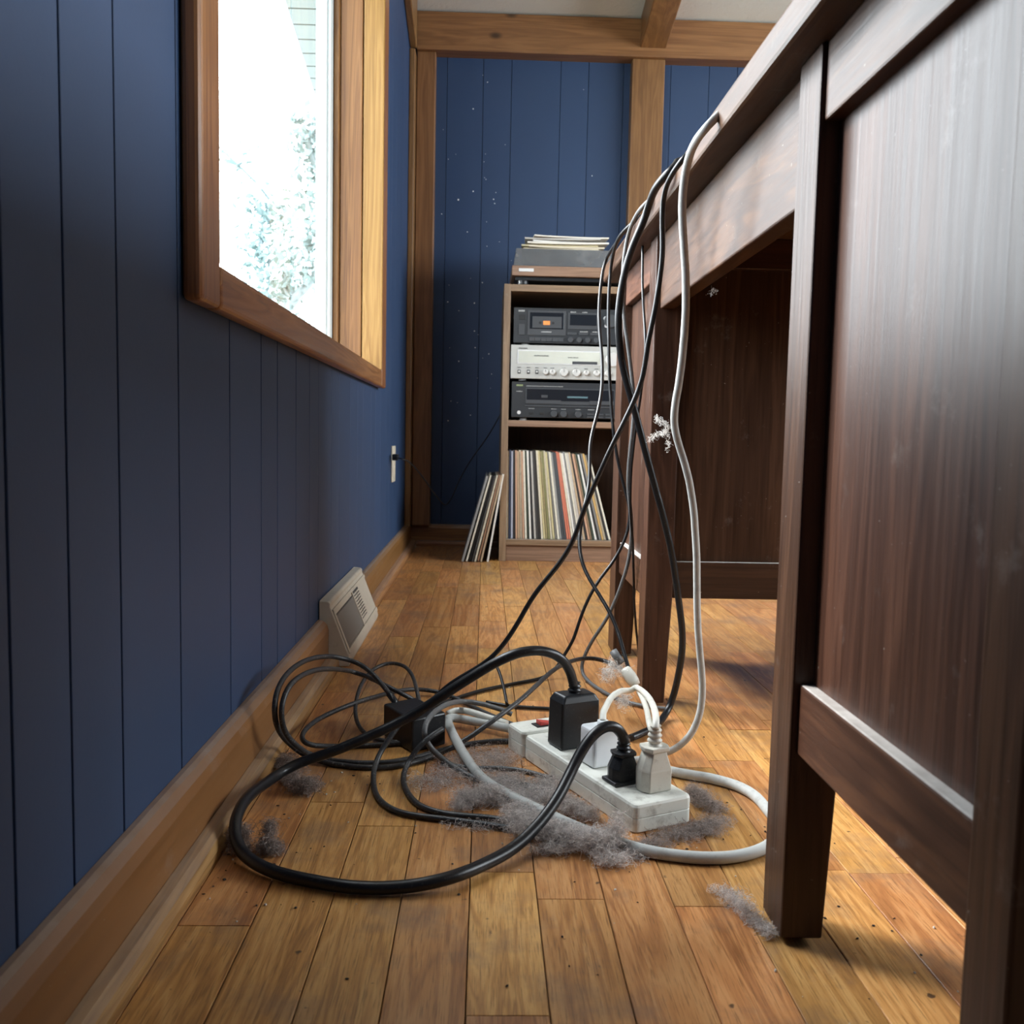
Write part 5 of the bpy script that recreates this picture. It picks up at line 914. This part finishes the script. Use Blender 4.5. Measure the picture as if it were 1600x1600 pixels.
lint(DB, [(-.24, 1.10, .006, .016, .03, .007), (-.225, 1.08, .006, .02, .02, .007)], 900, M_DUST_D, 'brown dust roll along the baseboard under the wall loops')
lint(DB, [(-.02, 1.10, .003, .05, .05, .003), (.02, 1.13, .003, .05, .05, .003), (-.05, 1.05, .003, .05, .04, .003), (.0, .925, .003, .05, .014, .004)], 1700, M_DUST, 'thin grey lint film spread on the boards around the power brick', length=(.010, .030))
cw = [(.2125 - .0035 * k, 1.075, .428 + .0022 * k, .0028, .002, .0032) for k in range(4)] + [(.2125 - .0045 * k, 1.075, .420 - .0022 * k, .003, .002, .0022) for k in range(5)] + [(.214 + .0006 * k, 1.074, .43 - .006 * k, .0022, .002, .004) for k in range(6)]
lint('cobweb', cw, 210, M_DUST_L, 'ragged cobweb tuft clinging to the kink of the pale hanging cord', length=(.005, .016), flat=1., width=.00016, cat='cobweb')
lint('cobweb', [(.285, 1.16, .600, .005, .005, .007)], 16, M_DUST_L, 'tiny cobweb wisp hanging from the underside of the desk apron', length=(.006, .014), flat=1., cat='cobweb')
# scattered grit
def grit(name, spots, mat, label):
    mb = MB()
    for x, y, s in spots:
        a = random.random() * 6.3; c_, s_ = math.cos(a) * s, math.sin(a) * s; e_ = random.uniform(.4, .9); h = s * random.uniform(.4, .8)
        pr = [(x + c_, y + s_), (x - s_ * e_, y + c_ * e_), (x - c_, y - s_), (x + s_ * e_, y - c_ * e_)]
        mb.loft([[(p, q, .0003) for p, q in pr], [(x + (p - x) * .6, y + (q - y) * .6, h) for p, q in pr]])
    return tag(mb.build(name, mat), label, 'dirt', kind='stuff')
sp1, sp2 = [], []
for _ in range(230):
    cx, cy, s = random.choice(((.05, .98, .09), (.23, .93, .05), (-.2, 1.0, .06), (.3, .74, .09), (-.21, .8, .05), (.1, .75, .15), (.1, 1.2, .15)))
    x, y = random.gauss(cx, s), random.gauss(cy, s)
    if -.245 < x < .6 and .5 < y < 2.5: (sp1 if random.random() < .7 else sp2).append((x, y, random.uniform(.0007, .0021)))
grit('floor_grit', sp1, M_CRUMB, 'scattered dark crumbs of dirt on the oak boards')
grit('floor_grit', sp2, M_CRUMB_LT, 'scattered pale crumbs of debris on the oak boards')
mb = MB()
for _ in range(46):
    x = random.uniform(-.19, .06) if random.random() < .85 else random.uniform(.06, .4); z = random.uniform(.45, 1.72); s = .0008 + random.expovariate(1 / .0007)
    mb.cyl((x, YB - .0012, z), s, .0013, 'Y', 7)
tag(mb.build('paint_specks', M_SPECK, wall_far), kind='stuff')

# ------------------------------------------------------------------ outside the window
tag(box('ground_1', M_LAWN, None, -40, -.44, -12, 45, -.45, -.35), kind='structure')
eave = thing('roof_eave', 'pale boarded roof eave seen outside through the window', 'roof', loc=(-.65, 3.6, 2.0))
def ea(y): return -.765 - (y - 3.2) * .068
ys = [2.1 + .135 * k for k in range(21)]
for a, b in zip(ys, ys[1:]):
    o = MB().prism([(-.441, a + .004), (-.441, b - .004), (ea(b) + .02, b - .004), (ea(a) + .02, a + .004)], 'Z', 2.0, 2.016).build('soffit_board', M_SOFFIT, eave, .002); o.location = -eave.location
o = MB().prism([(ea(2.1) + .02, 2.1), (ea(4.8) + .02, 4.8), (ea(4.8) - .01, 4.8), (ea(2.1) - .01, 2.1)], 'Z', 1.985, 2.12).build('fascia', M_VINYL, eave, .003); o.location = -eave.location
o = MB().prism([(-.441, 2.1), (-.441, 4.8), (ea(4.8) - .01, 4.8), (ea(2.1) - .01, 2.1)], 'Z', 2.12, 2.14).build('roof_deck', M_SOFFIT, eave); o.location = -eave.location
o = MB().box(-.60, -.57, 2.15, 4.78, 1.99, 2.0).build('vent_strip', M_VINYL, eave); o.location = -eave.location
def tree(x, y, h, seed, label, nb=24, spread=.9, leaves=900, r0=.05):
    R = random.Random(seed); g = np.random.default_rng(seed)
    t = thing('garden_tree', label, 'tree', loc=(x, y, -.35))
    mb = MB(); tips = []
    tr = [Vector((R.uniform(-.05, .05) * k, R.uniform(-.05, .05) * k, h * k / 8)) for k in range(9)]
    mb.tube(catmull(tr), r0, 8, lambda u: 1 - .85 * u)
    for k in range(nb):
        f = R.uniform(.28, .98); i = min(int(f * 8), 7); p = tr[i].lerp(tr[i + 1], f * 8 - i)
        a = R.uniform(0, 6.28); L = spread * (1.15 - f) * R.uniform(.6, 1.1)
        d = Vector((math.cos(a), math.sin(a), R.uniform(.2, .9))).normalized()
        pts = [p]
        for s in range(4):
            d = (d + Vector((R.uniform(-.35, .35), R.uniform(-.35, .35), R.uniform(-.1, .3)))).normalized()
            pts.append(pts[-1] + d * L / 4); tips.append(pts[-1])
        mb.tube(pts, r0 * .28, 5, lambda u: 1 - .8 * u)
    mb.build('trunk', M_BARK, t)
    T = np.array([tuple(p) for p in tips]); n = leaves
    c = T[g.integers(0, len(T), n)] + g.normal(size=(n, 3)) * .10
    u = g.normal(size=(n, 3)); u /= np.linalg.norm(u, axis=1)[:, None]; v = np.cross(u, g.normal(size=(n, 3))); v /= np.linalg.norm(v, axis=1)[:, None]
    s = g.uniform(.025, .055, (n, 1))
    V = np.stack([c - u * s, c + v * s * .5, c + u * s, c - v * s * .5], 1).reshape(-1, 3)
    me = bpy.data.meshes.new('foliage'); me.from_pydata(V.tolist(), [], (np.arange(n * 4).reshape(-1, 4)).tolist()); me.materials.append(M_LEAF)
    o = bpy.data.objects.new('foliage', me); COL.objects.link(o); o.parent = t; o['kind'] = 'stuff'
tree(-1.52, 7.6, 3.5, 3, 'slim pale garden tree standing nearer the right edge of the window', 26, .75, 2600, .07)
tree(-2.05, 8.6, 3.3, 5, 'slender garden sapling in the middle of the window view', 18, .5, 1500, .065)
tree(-1.75, 10.5, 4.0, 9, 'hazy garden tree farther off between the other two', 26, 1.0, 1500)
